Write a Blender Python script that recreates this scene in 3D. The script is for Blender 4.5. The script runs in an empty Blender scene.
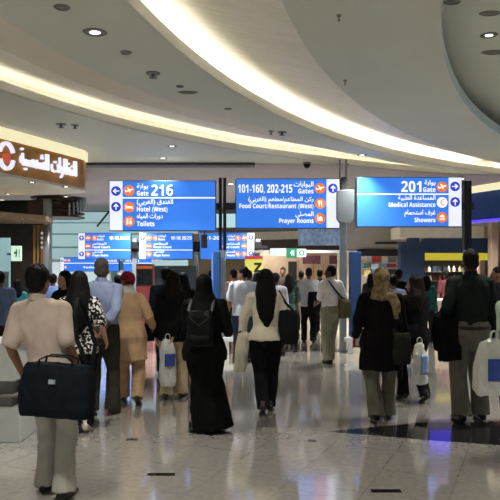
import bpy, bmesh, math, random
from mathutils import Vector, Matrix, noise, geometry
R = math.radians
PI = math.pi
random.seed(4)
SC = bpy.context.scene
COL = SC.collection

# ------------------------------------------------------------------ camera, world, exposure
EYE, F = 1.68, 650.0                       # eye height, focal length in pixels of a 500 px frame
cam = bpy.data.cameras.new('camera')
cam.sensor_width = 36.0
cam.lens = 36.0 * F / 500.0
cam.shift_y = 18.0 / 500.0
cam.clip_start, cam.clip_end = 0.05, 200
cam_o = bpy.data.objects.new('camera', cam)
COL.objects.link(cam_o)
cam_o.location = (0, 0, EYE)
cam_o.rotation_euler = (R(90), 0, 0)
SC.camera = cam_o

W = bpy.data.worlds.new('world')
SC.world = W
W.use_nodes = True
W.node_tree.nodes['Background'].inputs[0].default_value = (0.86, 0.93, 1.0, 1)
W.node_tree.nodes['Background'].inputs[1].default_value = 0.42

SC.view_settings.view_transform = 'Standard'
SC.view_settings.look = 'None'
SC.view_settings.gamma = 1
SC.view_settings.use_curve_mapping = False
SC.view_settings.exposure = 0.0
COVE = 15.0          # strength of the hidden strips in the ceiling coves
SIGN = 0.95          # brightness of backlit signs


# ------------------------------------------------------------------ materials
def lin(c):
    if isinstance(c, str):
        c = tuple(int(c[i:i + 2], 16) for i in (1, 3, 5))
    out = []
    for v in c[:3]:
        v = v / 255.0
        out.append(v / 12.92 if v <= 0.04045 else ((v + 0.055) / 1.055) ** 2.4)
    return (*out, 1.0)


MATS = {}


def mat(name, c, rough=0.6, metal=0.0, var=0.06, scale=6.0, emit=0.0, spec=0.5, bump=0.0, bscale=40.0, alpha=1.0, trans=0.0):
    if name in MATS:
        return MATS[name]
    m = bpy.data.materials.new(name)
    m.use_nodes = True
    nt = m.node_tree
    b = nt.nodes['Principled BSDF']
    L = nt.links.new
    tc = nt.nodes.new('ShaderNodeTexCoord')
    nz = nt.nodes.new('ShaderNodeTexNoise')
    nz.inputs['Scale'].default_value = scale
    L(tc.outputs['Object'], nz.inputs['Vector'])
    rp = nt.nodes.new('ShaderNodeValToRGB')
    k = lin(c)
    rp.color_ramp.elements[0].position = 0.3
    rp.color_ramp.elements[1].position = 0.7
    rp.color_ramp.elements[0].color = tuple(max(0, x * (1 - var)) for x in k[:3]) + (1,)
    rp.color_ramp.elements[1].color = tuple(min(1, x * (1 + var)) for x in k[:3]) + (1,)
    L(nz.outputs['Fac'], rp.inputs['Fac'])
    L(rp.outputs['Color'], b.inputs['Base Color'])
    b.inputs['Roughness'].default_value = rough
    b.inputs['Metallic'].default_value = metal
    b.inputs['Specular IOR Level'].default_value = spec
    b.inputs['Alpha'].default_value = alpha
    b.inputs['Transmission Weight'].default_value = trans
    if emit:
        L(rp.outputs['Color'], b.inputs['Emission Color'])
        b.inputs['Emission Strength'].default_value = emit
    if bump:
        n2 = nt.nodes.new('ShaderNodeTexNoise')
        n2.inputs['Scale'].default_value = bscale
        L(tc.outputs['Object'], n2.inputs['Vector'])
        bp = nt.nodes.new('ShaderNodeBump')
        bp.inputs['Strength'].default_value = bump
        bp.inputs['Distance'].default_value = 0.01
        L(n2.outputs['Fac'], bp.inputs['Height'])
        L(bp.outputs['Normal'], b.inputs['Normal'])
    MATS[name] = m
    return m


def glow(name, c, strength):
    """something that gives off light: lamp, lit sign face, lit strip, or a surface given added glow"""
    if name in MATS:
        return MATS[name]
    m = bpy.data.materials.new(name)
    m.use_nodes = True
    b = m.node_tree.nodes['Principled BSDF']
    b.inputs['Base Color'].default_value = tuple(x * 0.5 for x in lin(c)[:3]) + (1,)
    b.inputs['Emission Color'].default_value = lin(c)
    b.inputs['Emission Strength'].default_value = strength
    b.inputs['Roughness'].default_value = 0.4
    MATS[name] = m
    return m


def cloth(name, c, pattern=None, c2=None, scale=40.0, amount=1.0, rough=0.85):
    if name in MATS:
        return MATS[name]
    m = mat(name, c, rough=rough, var=0.10, scale=9, bump=0.25, bscale=90, spec=0.12)
    if pattern:
        nt = m.node_tree
        L = nt.links.new
        b = nt.nodes['Principled BSDF']
        base = b.inputs['Base Color'].links[0].from_socket
        tc = next(n for n in nt.nodes if n.type == 'TEX_COORD')
        mix = nt.nodes.new('ShaderNodeMixRGB')
        mix.inputs['Color2'].default_value = lin(c2)
        L(base, mix.inputs['Color1'])
        if pattern in ('stripe', 'plaid'):
            outs = []
            for d in (('X',) if pattern == 'stripe' else ('X', 'Z')):
                w = nt.nodes.new('ShaderNodeTexWave')
                w.bands_direction = d
                w.inputs['Scale'].default_value = scale
                w.inputs['Distortion'].default_value = 0.6
                L(tc.outputs['Object'], w.inputs['Vector'])
                outs.append(w.outputs['Fac'])
            s = outs[0]
            if len(outs) == 2:
                mx = nt.nodes.new('ShaderNodeMath')
                mx.operation = 'MAXIMUM'
                L(outs[0], mx.inputs[0])
                L(outs[1], mx.inputs[1])
                s = mx.outputs[0]
            p = nt.nodes.new('ShaderNodeMath')
            p.operation = 'POWER'
            p.inputs[1].default_value = 3
            L(s, p.inputs[0])
            q = nt.nodes.new('ShaderNodeMath')
            q.operation = 'MULTIPLY'
            q.inputs[1].default_value = amount
            L(p.outputs[0], q.inputs[0])
            L(q.outputs[0], mix.inputs['Fac'])
        else:                                   # blotched print
            v = nt.nodes.new('ShaderNodeTexNoise')
            v.inputs['Scale'].default_value = scale
            v.inputs['Detail'].default_value = 1
            L(tc.outputs['Object'], v.inputs['Vector'])
            r = nt.nodes.new('ShaderNodeValToRGB')
            r.color_ramp.elements[0].position = 0.52
            r.color_ramp.elements[1].position = 0.57
            L(v.outputs['Fac'], r.inputs['Fac'])
            L(r.outputs['Color'], mix.inputs['Fac'])
        L(mix.outputs['Color'], b.inputs['Base Color'])
    return m


# ------------------------------------------------------------------ mesh building
class MB:
    def __init__(s):
        s.v, s.f, s.mi = [], [], []
        s.cur = 0

    def add(s, vs, fs, mi=None):
        o = len(s.v)
        s.v += [Vector(v) for v in vs]
        s.f += [[i + o for i in f] for f in fs]
        s.mi += [s.cur if mi is None else mi] * len(fs)

    def box(s, x0, x1, y0, y1, z0, z1, mi=None):
        s.add([(x0, y0, z0), (x1, y0, z0), (x1, y1, z0), (x0, y1, z0), (x0, y0, z1), (x1, y0, z1), (x1, y1, z1), (x0, y1, z1)],
              [(3, 2, 1, 0), (4, 5, 6, 7), (0, 1, 5, 4), (1, 2, 6, 5), (2, 3, 7, 6), (3, 0, 4, 7)], mi)

    def obox(s, c, half, rotz=0.0, mi=None):
        b = MB()
        b.box(-half[0], half[0], -half[1], half[1], -half[2], half[2])
        M = Matrix.Translation(Vector(c)) @ Matrix.Rotation(rotz, 4, 'Z')
        s.add([M @ v for v in b.v], b.f, mi)

    def ell(s, c, r, rot=None, nu=16, nv=10, mi=None):
        vs, fs = [], []
        c = Vector(c)
        for j in range(1, nv):
            t = PI * j / nv
            for i in range(nu):
                p = 2 * PI * i / nu
                v = Vector((r[0] * math.sin(t) * math.cos(p), r[1] * math.sin(t) * math.sin(p), r[2] * math.cos(t)))
                vs.append(c + (rot @ v if rot else v))
        for j in range(nv - 2):
            for i in range(nu):
                a, b_ = j * nu + i, j * nu + (i + 1) % nu
                fs.append((a, a + nu, b_ + nu, b_))
        top, bot = Vector((0, 0, r[2])), Vector((0, 0, -r[2]))
        vs += [c + (rot @ top if rot else top), c + (rot @ bot if rot else bot)]
        n = len(vs)
        for i in range(nu):
            fs.append((n - 2, i, (i + 1) % nu))
            k = (nv - 2) * nu
            fs.append((n - 1, k + (i + 1) % nu, k + i))
        s.add(vs, fs, mi)

    def loft(s, pts, rad, nu=16, ref=(1, 0, 0), round_ends=True, mi=None):
        """closed tube through pts; rad = r or (ra, rb), ra measured along ref"""
        pts = [Vector(p) for p in pts]
        rad = [(r, r) if not isinstance(r, (tuple, list)) else r for r in rad]
        if round_ends:
            for e in (0, -1):
                d = (pts[e] - pts[1 if e == 0 else -2]).normalized()
                k = min(rad[e])
                ext = [(0.45, 0.86), (0.7, 0.5)]
                for a, b_ in ext:
                    q, rr = pts[e if e == 0 else -1], rad[e]
                    base = q if not hasattr(s, '_b') else q
                new = [((pts[e] + d * k * a), (rad[e][0] * b_, rad[e][1] * b_)) for a, b_ in ext]
                if e == 0:
                    pts = [n[0] for n in new[::-1]] + pts
                    rad = [n[1] for n in new[::-1]] + rad
                else:
                    pts = pts + [n[0] for n in new]
                    rad = rad + [n[1] for n in new]
        n = len(pts)
        vs, fs = [], []
        ref = Vector(ref)
        for i, p in enumerate(pts):
            t = (pts[min(i + 1, n - 1)] - pts[max(i - 1, 0)]).normalized()
            a = ref - t * ref.dot(t)
            if a.length < 1e-4:
                a = Vector((0, 1, 0)) - t * t.y
            a.normalize()
            b_ = t.cross(a)
            for k in range(nu):
                q = 2 * PI * k / nu
                vs.append(p + a * math.cos(q) * rad[i][0] + b_ * math.sin(q) * rad[i][1])
        for i in range(n - 1):
            for k in range(nu):
                a0, a1 = i * nu + k, i * nu + (k + 1) % nu
                fs.append((a0, a1, a1 + nu, a0 + nu))
        fs.append(tuple(range(nu))[::-1])
        fs.append(tuple(range((n - 1) * nu, n * nu)))
        s.add(vs, fs, mi)

    def cyl(s, a, b, r, nu=16, mi=None):
        s.loft([a, b], [r, r], nu=nu, round_ends=False, mi=mi)

    def prism(s, poly, y0, y1, mi=None):
        """polygon given in x,z, extruded along y"""
        n = len(poly)
        vs = [(x, y0, z) for x, z in poly] + [(x, y1, z) for x, z in poly]
        tri = geometry.tessellate_polygon([[Vector((x, z, 0)) for x, z in poly]])
        fs = [tuple(t) for t in tri] + [tuple(i + n for i in t[::-1]) for t in tri]
        fs += [(i, (i + 1) % n, (i + 1) % n + n, i + n) for i in range(n)]
        s.add(vs, fs, mi)

    def slab(s, poly, z0, z1, mi=None):
        """polygon given in x,y, extruded along z"""
        n = len(poly)
        vs = [(x, y, z0) for x, y in poly] + [(x, y, z1) for x, y in poly]
        tri = geometry.tessellate_polygon([[Vector((x, y, 0)) for x, y in poly]])
        fs = [tuple(t) for t in tri] + [tuple(i + n for i in t[::-1]) for t in tri]
        fs += [(i, (i + 1) % n, (i + 1) % n + n, i + n) for i in range(n)]
        s.add(vs, fs, mi)

    def strip(s, A, B, mi=None):
        """band of quads between two polylines of equal length"""
        n = len(A)
        s.add(list(A) + list(B), [(i, i + 1, i + 1 + n, i + n) for i in range(n - 1)], mi)

    def mesh(s, name):
        me = bpy.data.meshes.new(name)
        me.from_pydata([tuple(v) for v in s.v], [], s.f)
        me.polygons.foreach_set('material_index', s.mi)
        bm = bmesh.new()
        bm.from_mesh(me)
        bmesh.ops.recalc_face_normals(bm, faces=bm.faces)
        bm.to_mesh(me)
        bm.free()
        return me

    def build(s, name, m, parent=None, smooth=False, loc=None, bevel=0.0, **props):
        me = s.mesh(name)
        for x in (m if isinstance(m, (list, tuple)) else [m]):
            me.materials.append(x)
        o = bpy.data.objects.new(name, me)
        COL.objects.link(o)
        if parent:
            o.parent = parent
        if loc:
            o.location = loc
        if smooth:
            me.polygons.foreach_set('use_smooth', [True] * len(me.polygons))
        if bevel:
            md = o.modifiers.new('bevel', 'BEVEL')
            md.width = bevel
            md.segments = 2
        for k, v in props.items():
            o[k] = v
        return o

    def skin(s, name, m, parent, voxel=0.01, smooth=3, fold=0.0, fscale=(9, 9, 4), extra=None, seed=0.0, level=None):
        """fuse the overlapping shells into one continuous surface"""
        me = s.mesh(name + '_raw')
        o = bpy.data.objects.new(name + '_raw', me)
        COL.objects.link(o)
        md = o.modifiers.new('r', 'REMESH')
        md.mode = 'VOXEL'
        md.voxel_size = voxel
        md.use_smooth_shade = True
        if smooth:
            sm = o.modifiers.new('s', 'SMOOTH')
            sm.factor = 0.5
            sm.iterations = smooth
        dg = bpy.context.evaluated_depsgraph_get()
        out = bpy.data.meshes.new_from_object(o.evaluated_get(dg))
        bpy.data.objects.remove(o)
        bpy.data.meshes.remove(me)
        out.name = name
        if fold:
            ns = [v.normal.copy() for v in out.vertices]
            off = Vector((seed * 3.1, seed * 1.7, seed))
            for v, nn in zip(out.vertices, ns):
                p = v.co
                q = Vector((p.x * fscale[0], p.y * fscale[1], p.z * fscale[2] + 2.5 * p.x)) + off
                d = noise.noise(q) + 0.5 * noise.noise(q * 2.3)
                v.co = p + nn * d * fold
        ms = m if isinstance(m, (list, tuple)) else [m]
        if extra:                                   # eyes, lips: further faces of the same mesh
            bm = bmesh.new()
            bm.from_mesh(out)
            for f in bm.faces:
                f.material_index = 0
                f.smooth = True
            off = len(bm.verts)
            nv = [bm.verts.new(v) for v in extra.v]
            for f, k in zip(extra.f, extra.mi):
                ff = bm.faces.new([nv[i] for i in f])
                ff.material_index = k
                ff.smooth = True
            bm.to_mesh(out)
            bm.free()
        else:
            out.polygons.foreach_set('use_smooth', [True] * len(out.polygons))
        out.materials.clear()
        for x in ms:
            out.materials.append(x)
        o = bpy.data.objects.new(name, out)
        COL.objects.link(o)
        o.parent = parent
        return o


def thing(name, label, cat, loc=(0, 0, 0), rz=0.0, group=None):
    o = bpy.data.objects.new(name, None)
    COL.objects.link(o)
    o.empty_display_size = 0.1
    o.location = loc
    o.rotation_euler = (0, 0, rz)
    o['label'] = label
    o['category'] = cat
    if group:
        o['group'] = group
    return o


def tag(o, label, cat, group=None):
    o['label'] = label
    o['category'] = cat
    if group:
        o['group'] = group
    return o


def dup(root, loc, label=None, group=None, rz=None):
    r = root.copy()
    COL.objects.link(r)
    r.location = loc
    if rz is not None:
        r.rotation_euler = (0, 0, rz)
    if label:
        r['label'] = label
    if group:
        r['group'] = group
    for ch in list(root.children):
        c = ch.copy()
        COL.objects.link(c)
        c.parent = r
        for g in list(ch.children):
            d = g.copy()
            COL.objects.link(d)
            d.parent = c
    return r


def struct(o):
    o['kind'] = 'structure'
    return o


def at(px, d):
    return (px - 250.0) * d / F


# ------------------------------------------------------------------ writing
AR = {}
for ch, code, n in (('ا', 0xFE8D, 2), ('ب', 0xFE8F, 4), ('ة', 0xFE93, 2), ('ت', 0xFE95, 4), ('ح', 0xFEA1, 4), ('د', 0xFEA9, 2), ('ر', 0xFEAD, 2),
                    ('س', 0xFEB1, 4), ('ش', 0xFEB5, 4), ('ص', 0xFEB9, 4), ('ط', 0xFEC1, 4), ('ظ', 0xFEC5, 4), ('ع', 0xFEC9, 4), ('غ', 0xFECD, 4),
                    ('ف', 0xFED1, 4), ('ق', 0xFED5, 4), ('ك', 0xFED9, 4), ('ل', 0xFEDD, 4), ('م', 0xFEE1, 4), ('ن', 0xFEE5, 4), ('ه', 0xFEE9, 4),
                    ('و', 0xFEED, 2), ('ى', 0xFEEF, 2), ('ي', 0xFEF1, 4)):
    AR[ch] = (code, n)


def arabic(s):
    out = []
    for i, c in enumerate(s):
        if c not in AR:
            out.append({'(': ')', ')': '('}.get(c, c))
            continue
        code, n = AR[c]
        prev = i > 0 and s[i - 1] in AR and AR[s[i - 1]][1] == 4
        nxt = n == 4 and i + 1 < len(s) and s[i + 1] in AR
        k = 3 if prev and nxt else 1 if prev else 2 if nxt else 0
        out.append(chr(code + k))
    return ''.join(out[::-1])


def bold_latin(s):
    """upright bold sans letters and digits"""
    out = []
    for c in s:
        if 'A' <= c <= 'Z':
            c = chr(0x1D5D4 + ord(c) - 65)
        elif 'a' <= c <= 'z':
            c = chr(0x1D5EE + ord(c) - 97)
        elif '0' <= c <= '9':
            c = chr(0x1D7EC + ord(c) - 48)
        out.append(c)
    return ''.join(out)


def text_mb(body, size, x=0.0, z=0.0, y=0.0, align='LEFT', bold=0.0, width=None, depth=0.004):
    """text standing in the x,z plane and facing -y; width squeezes it to fit"""
    c = bpy.data.curves.new('t', 'FONT')
    c.body = bold_latin(body)
    c.size = size
    c.offset = bold * size
    c.extrude = depth / 2
    c.resolution_u = 3
    o = bpy.data.objects.new('t', c)
    COL.objects.link(o)
    dg = bpy.context.evaluated_depsgraph_get()
    me = bpy.data.meshes.new_from_object(o.evaluated_get(dg))
    bpy.data.objects.remove(o)
    bpy.data.curves.remove(c)
    b = MB()
    if len(me.vertices):
        xs = [v.co.x for v in me.vertices]
        x0, x1 = min(xs), max(xs)
        k = 1.0 if not width else width / (x1 - x0)
        w = (x1 - x0) * k
        dx = {'LEFT': 0, 'CENTER': -w / 2, 'RIGHT': -w}[align]
        b.add([(x + dx + (v.co.x - x0) * k, y - v.co.z, z + v.co.y) for v in me.vertices], [tuple(p.vertices) for p in me.polygons])
    bpy.data.meshes.remove(me)
    return b


def disc(cx, cz, r, y0, y1, n=24):
    b = MB()
    b.prism([(cx + r * math.cos(2 * PI * i / n), cz + r * math.sin(2 * PI * i / n)) for i in range(n)], y0, y1)
    return b


def poly_mb(polys, cx, cz, s, y0, y1):
    b = MB()
    for p in polys:
        b.prism([(cx + x * s, cz + z * s) for x, z in p], y0, y1)
    return b


ARROW_UP = [[(-.10, -.7), (.10, -.7), (.10, .25), (.42, -.08), (.56, .08), (0, .68), (-.56, .08), (-.42, -.08), (-.10, .25)]]


def arrow(kind):
    rot = {'up': 0, 'left': 90, 'right': -90}[kind]
    c, s = math.cos(R(rot)), math.sin(R(rot))
    return [[(x * c - z * s, x * s + z * c) for x, z in p] for p in ARROW_UP]


def rect(x0, x1, z0, z1):
    return [(x0, z0), (x1, z0), (x1, z1), (x0, z1)]


def ring(cx, cz, r, n=10):
    return [(cx + r * math.cos(2 * PI * i / n), cz + r * math.sin(2 * PI * i / n)) for i in range(n)]


GLYPH = {
    'plane': [[(-.75, -.22), (-.6, -.34), (.75, .12), (.85, .30), (.6, .36), (-.2, .02)], [(-.1, .0), (.25, .12), (-.25, .62), (-.42, .58)], [(-.75, -.22), (-.5, -.12), (-.72, .18), (-.86, .14)],
              [(.1, .0), (.3, .06), (.2, -.45), (.05, -.45)]],
    'bed': [rect(-.7, -.56, -.4, .45), rect(-.56, .7, -.22, .0), rect(.56, .7, -.4, .0), rect(-.2, .62, .04, .2), ring(-.36, .14, .13)],
    'toilets': [ring(-.34, .5, .14), rect(-.5, -.18, -.62, .32), ring(.34, .5, .14), [(.34, .34), (.6, -.3), (.48, -.3), (.48, -.62), (.2, -.62), (.2, -.3), (.08, -.3)], rect(-.03, .03, -.66, .66)],
    'fork': [rect(-.42, -.3, .1, .62), rect(-.24, -.12, .1, .62), rect(-.06, .06, .1, .62), rect(-.42, .06, -.05, .12), rect(-.25, -.11, -.66, .0), [(.24, -.66), (.4, -.66), (.4, .62), (.26, .5), (.2, 0), (.24, -.1)]],
    'mosque': [rect(-.5, .5, -.5, -.1), [(-.22, -.1), (.48, -.1), (.44, .16), (.3, .34), (.13, .5), (-.04, .34), (-.18, .16)], rect(-.5, -.34, -.1, .5), [(-.54, .5), (-.3, .5), (-.42, .72)]],
    'shower': [[(-.5, .1), (.5, .1), (.34, .42), (-.34, .42)], rect(-.06, .06, .42, .7), rect(-.5, -.4, -.5, -.05), rect(-.26, -.16, -.6, -.05), rect(-.05, .05, -.5, -.05), rect(.16, .26, -.6, -.05), rect(.4, .5, -.5, -.05)],
    'crescent': [[(.25 - .62 * math.cos(t), .62 * math.sin(t)) for t in [R(-130 + 10 * i) for i in range(27)] if True] + [(.22 - .38 * math.cos(t), .44 * math.sin(t)) for t in [R(120 - 10 * i) for i in range(25)]]],
}
BLUE = glow('sign_blue', '#3478e2', SIGN)
WHITE = glow('sign_white', '#e9edff', SIGN)
LETTER = glow('sign_letter', '#ffffff', SIGN * 1.05)
NAVY = glow('arrow_blue', '#2a44c4', SIGN * 0.8)
ORANGE = glow('icon_orange', '#f07828', SIGN)
RED = glow('icon_red', '#d8303c', SIGN)
FRAME = mat('sign_frame', '#2c3644', 0.4, 0.4)


def wayfinding(label, x0, x1, z0, z1, Y, rows, arrows, side, divider=None, group=None, small=False):
    """rows: (icon, z fraction, [(text, size fraction, align, fx, fz, width fraction)])"""
    w, h = x1 - x0, z1 - z0
    t = thing('direction_sign', label, 'sign', ((x0 + x1) / 2, Y, z0), 0, group)
    b = MB()
    b.box(-w / 2, w / 2, 0.0, 0.16, 0, h)
    b.build('housing', FRAME, t, bevel=0.008)
    e = 0.015
    pw = h * 0.27 if not small else h * 0.26
    if side == 'left':
        a0, a1, f0, f1 = -w / 2 + e, -w / 2 + pw, -w / 2 + pw, w / 2 - e
    elif side == 'right':
        a0, a1, f0, f1 = w / 2 - pw, w / 2 - e, -w / 2 + e, w / 2 - pw
    b = MB()
    b.box(f0, f1, -0.012, 0.002, e, h - e)
    b.build('blue_face', BLUE, t)
    b = MB()
    b.box(a0, a1, -0.012, 0.002, e, h - e)
    b.build('arrow_panel', WHITE, t)
    y = -0.012
    for kind, fz in arrows:
        c = ((a0 + a1) / 2, h * fz)
        d = disc(c[0], c[1], pw * 0.36, y - 0.006, y + 0.001).build('arrow_disc', NAVY, t)
        poly_mb(arrow(kind), c[0], c[1], pw * 0.34, y - 0.010, y - 0.005).build('arrow', LETTER, d)
    if divider:
        b = MB()
        b.box(f0, f1, y - 0.004, y + 0.001, h * divider - 0.012, h * divider + 0.012)
        b.build('divider_line', LETTER, t)
    fw = f1 - f0
    for icons, fz, texts in rows:
        r = h * (0.105 if not small else 0.10)
        for k, icon in enumerate(icons):
            cx = (f0 + r * (1.25 + 2.4 * k)) if side == 'left' or small == 'l' else (f1 - r * (1.25 + 2.4 * k))
            if icon == 'crescent':
                d = disc(cx, h * fz, r, y - 0.006, y + 0.001).build('icon', LETTER, t)
                poly_mb(GLYPH[icon], cx, h * fz, r * 0.95, y - 0.010, y - 0.005).build('pictogram', RED, d)
            else:
                d = disc(cx, h * fz, r, y - 0.006, y + 0.001).build('icon', ORANGE, t)
                poly_mb(GLYPH[icon], cx, h * fz, r * 0.95, y - 0.010, y - 0.005).build('pictogram', LETTER, d)
        for body, sz, al, fx, tz, wd in texts:
            text_mb(body, h * sz, f0 + fw * fx, h * tz, y - 0.003, al, 0.0 if not ('\ufe00' < body[-1] or '\ufe00' < body[0]) else 0.012, wd * fw if wd else None).build('lettering', LETTER, t)
    return t


# ------------------------------------------------------------------ floor
def floor_mat():
    m = bpy.data.materials.new('polished_stone_tiles')
    m.use_nodes = True
    nt = m.node_tree
    L = nt.links.new
    b = nt.nodes['Principled BSDF']
    tc = nt.nodes.new('ShaderNodeTexCoord')
    mp = nt.nodes.new('ShaderNodeMapping')
    mp.inputs['Rotation'].default_value = (0, 0, R(24))
    L(tc.outputs['Object'], mp.inputs['Vector'])
    br = nt.nodes.new('ShaderNodeTexBrick')
    br.offset = 0.0
    br.inputs['Color1'].default_value = lin('#a6a198')
    br.inputs['Color2'].default_value = lin('#a29d94')
    br.inputs['Mortar'].default_value = lin('#948f87')
    br.inputs['Scale'].default_value = 1.0
    br.inputs['Mortar Size'].default_value = 0.006
    br.inputs['Brick Width'].default_value = 0.6
    br.inputs['Row Height'].default_value = 0.6
    L(mp.outputs['Vector'], br.inputs['Vector'])
    nz = nt.nodes.new('ShaderNodeTexNoise')
    nz.inputs['Scale'].default_value = 18
    nz.inputs['Detail'].default_value = 2
    L(tc.outputs['Object'], nz.inputs['Vector'])
    mx = nt.nodes.new('ShaderNodeMixRGB')
    mx.blend_type = 'OVERLAY'
    mx.inputs['Fac'].default_value = 0.25
    L(br.outputs['Color'], mx.inputs['Color1'])
    L(nz.outputs['Fac'], mx.inputs['Color2'])
    L(mx.outputs['Color'], b.inputs['Base Color'])
    b.inputs['Roughness'].default_value = 0.12
    b.inputs['Specular IOR Level'].default_value = 0.6
    b.inputs['Coat Weight'].default_value = 1.0
    b.inputs['Coat IOR'].default_value = 1.9
    b.inputs['Coat Roughness'].default_value = 0.078
    n2 = nt.nodes.new('ShaderNodeTexNoise')
    n2.inputs['Scale'].default_value = 1.3
    n2.inputs['Detail'].default_value = 0.0
    L(tc.outputs['Object'], n2.inputs['Vector'])
    bp = nt.nodes.new('ShaderNodeBump')
    bp.inputs['Strength'].default_value = 0.02
    bp.inputs['Distance'].default_value = 0.02
    L(n2.outputs['Fac'], bp.inputs['Height'])
    L(bp.outputs['Normal'], b.inputs['Normal'])
    L(bp.outputs['Normal'], b.inputs['Coat Normal'])
    return m


b = MB()
b.box(-30, 30, -8, 40, -0.2, 0)
struct(b.build('floor', floor_mat()))
DARKSTONE = mat('dark_granite', '#201f21', 0.06, var=0.3, scale=60)
b = MB()
b.slab([(0.80, 6.68), (1.84, 7.05), (2.75, 7.12), (7, 7.3), (7, 4.6), (2.40, 6.15), (1.70, 6.36)], 0.0002, 0.002)
struct(b.build('floor_inlay', DARKSTONE))
for px, py, wd in ((161, 474.5, 28), (386, 491, 30), (132, 439.5, 11), (312, 441, 8)):
    d = EYE * F / (py - 268)
    b = MB()
    b.box(at(px - wd / 2, d), at(px + wd / 2, d), d - 0.035, d + 0.035, 0.0002, 0.002)
    struct(b.build('floor_inlay', DARKSTONE))

# ------------------------------------------------------------------ ceiling
CEIL = mat('ceiling_paint', '#bfc1b5', 0.75, var=0.02, scale=1.5)
CEIL2 = mat('ceiling_paint_warm', '#ccc5b5', 0.75, var=0.02, scale=1.5)
LIP = mat('ceiling_lip_paint', '#f0efe4', 0.6, var=0.02)
RIM = mat('skylight_rim_paint', '#cfe6f0', 0.5, var=0.03)
DARK = mat('recess_black', '#15161a', 0.7)


def cove_mat():
    m = mat('brushed_cove_panel', '#d8d3c4', 0.55, var=0.03)
    nt = m.node_tree
    b = nt.nodes['Principled BSDF']
    base = b.inputs['Base Color'].links[0].from_socket
    tc = next(n for n in nt.nodes if n.type == 'TEX_COORD')
    mp = nt.nodes.new('ShaderNodeMapping')
    mp.inputs['Scale'].default_value = (0.5, 9, 1)
    nt.links.new(tc.outputs['Object'], mp.inputs['Vector'])
    nz = nt.nodes.new('ShaderNodeTexNoise')
    nz.inputs['Scale'].default_value = 2.0
    nt.links.new(mp.outputs['Vector'], nz.inputs['Vector'])
    mx = nt.nodes.new('ShaderNodeMixRGB')
    mx.blend_type = 'OVERLAY'
    mx.inputs['Fac'].default_value = 0.35
    nt.links.new(base, mx.inputs['Color1'])
    nt.links.new(nz.outputs['Fac'], mx.inputs['Color2'])
    nt.links.new(mx.outputs['Color'], b.inputs['Base Color'])
    return m


COVEM = cove_mat()
STRIP2 = glow('cove_light_outer', '#fffaee', COVE * 0.45)
STRIP = glow('cove_light', '#fffaee', COVE)
ZC, ZD = 3.88, 3.99


def arc(cx, cy, r, z, a0=245, a1=30, n=110):
    return [Vector((cx + r * math.cos(R(a0 + (a1 - a0) * i / (n - 1))), cy + r * math.sin(R(a0 + (a1 - a0) * i / (n - 1))), z)) for i in range(n)]


AC = (13.45, 2.51, 14.74)
DC = (16.21, 1.97, 16.35)
GC = (18.27, 1.18, 17.2)
A = arc(*AC, ZC)
# central opening: rim, shadow gap, upper ceiling
b = MB()
b.strip(arc(*GC, ZD, 360, 0, 200), arc(*GC, ZD + 0.15, 360, 0, 200))
b.strip(arc(*GC, ZD + 0.15, 360, 0, 200), arc(GC[0], GC[1], GC[2] + 0.10, ZD + 0.15, 360, 0, 200))
rim = struct(b.build('ceiling_rim', RIM))
b = MB()
b.strip(arc(GC[0], GC[1], GC[2] + 0.35, ZD + 0.12, 360, 0, 200), arc(GC[0], GC[1], GC[2] + 0.35, ZD + 0.37, 360, 0, 200))
struct(b.build('ceiling_gap', DARK, rim))
b = MB()
b.slab([(v.x, v.y) for v in arc(GC[0], GC[1], GC[2] + 0.5, 0, 360, 0, 120)[:-1]], ZD + 0.36, ZD + 0.40)
struct(b.build('ceiling_upper', CEIL))
# ring shaped lower disc
b = MB()
b.strip(arc(*DC, ZD, 250, 20), arc(*GC, ZD, 250, 20))
struct(b.build('ceiling_ring', CEIL))
# first cove
b = MB()
up = arc(AC[0], AC[1], AC[2] + 0.02, ZD + 0.24)
b.strip(arc(*DC, ZD, 245, 30), up)
b.strip(up, arc(AC[0], AC[1], AC[2] + 0.36, ZD + 0.24))
b.strip(arc(AC[0], AC[1], AC[2] + 0.36, ZD + 0.24), arc(AC[0], AC[1], AC[2] + 0.36, ZC + 0.02))
cove = struct(b.build('ceiling_cove', COVEM, smooth=True))
b = MB()
b.strip(A, arc(*AC, ZC + 0.125))
b.strip(arc(*AC, ZC + 0.125), arc(AC[0], AC[1], AC[2] + 0.05, ZC + 0.125))
b.strip(arc(AC[0], AC[1], AC[2] + 0.05, ZC + 0.125), arc(AC[0], AC[1], AC[2] + 0.05, ZC + 0.02))
b.strip(arc(AC[0], AC[1], AC[2] + 0.05, ZC + 0.02), arc(AC[0], AC[1], AC[2] + 0.36, ZC + 0.02))
lip = struct(b.build('ceiling_lip', LIP))
b = MB()
b.strip(arc(AC[0], AC[1], AC[2] + 0.10, ZC + 0.09), arc(AC[0], AC[1], AC[2] + 0.17, ZC + 0.09))
struct(b.build('light_strip', STRIP, lip))

# second cove: a flatter line that closes into the first near its far end
L2 = [(7.72 + 11.68 * math.cos(R(a)), 3.59 + 11.68 * math.sin(R(a))) for a in range(232, 128, -4)]
L2 = [p for p in L2 if p[0] < 0.3] + [(0.98, 13.08), (1.75, 13.62), (2.45, 14.08), (3.4, 14.62), (4.3, 15.0), (5.1, 15.22), (5.75, 15.30)]


def offset(P, ds):
    out = []
    n = len(P)
    for i, p in enumerate(P):
        a, c = Vector(P[max(0, i - 1)]), Vector(P[min(n - 1, i + 1)])
        t = (c - a).normalized()
        nn = Vector((t.y, -t.x))
        d = ds[i]
        out.append((p[0] + nn.x * d, p[1] + nn.y * d))
    return out


def ramp(x, ks):
    for (x0, y0), (x1, y1) in zip(ks, ks[1:]):
        if x <= x1:
            return y0 + (y1 - y0) * max(0, (x - x0) / (x1 - x0))
    return ks[-1][1]


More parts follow.
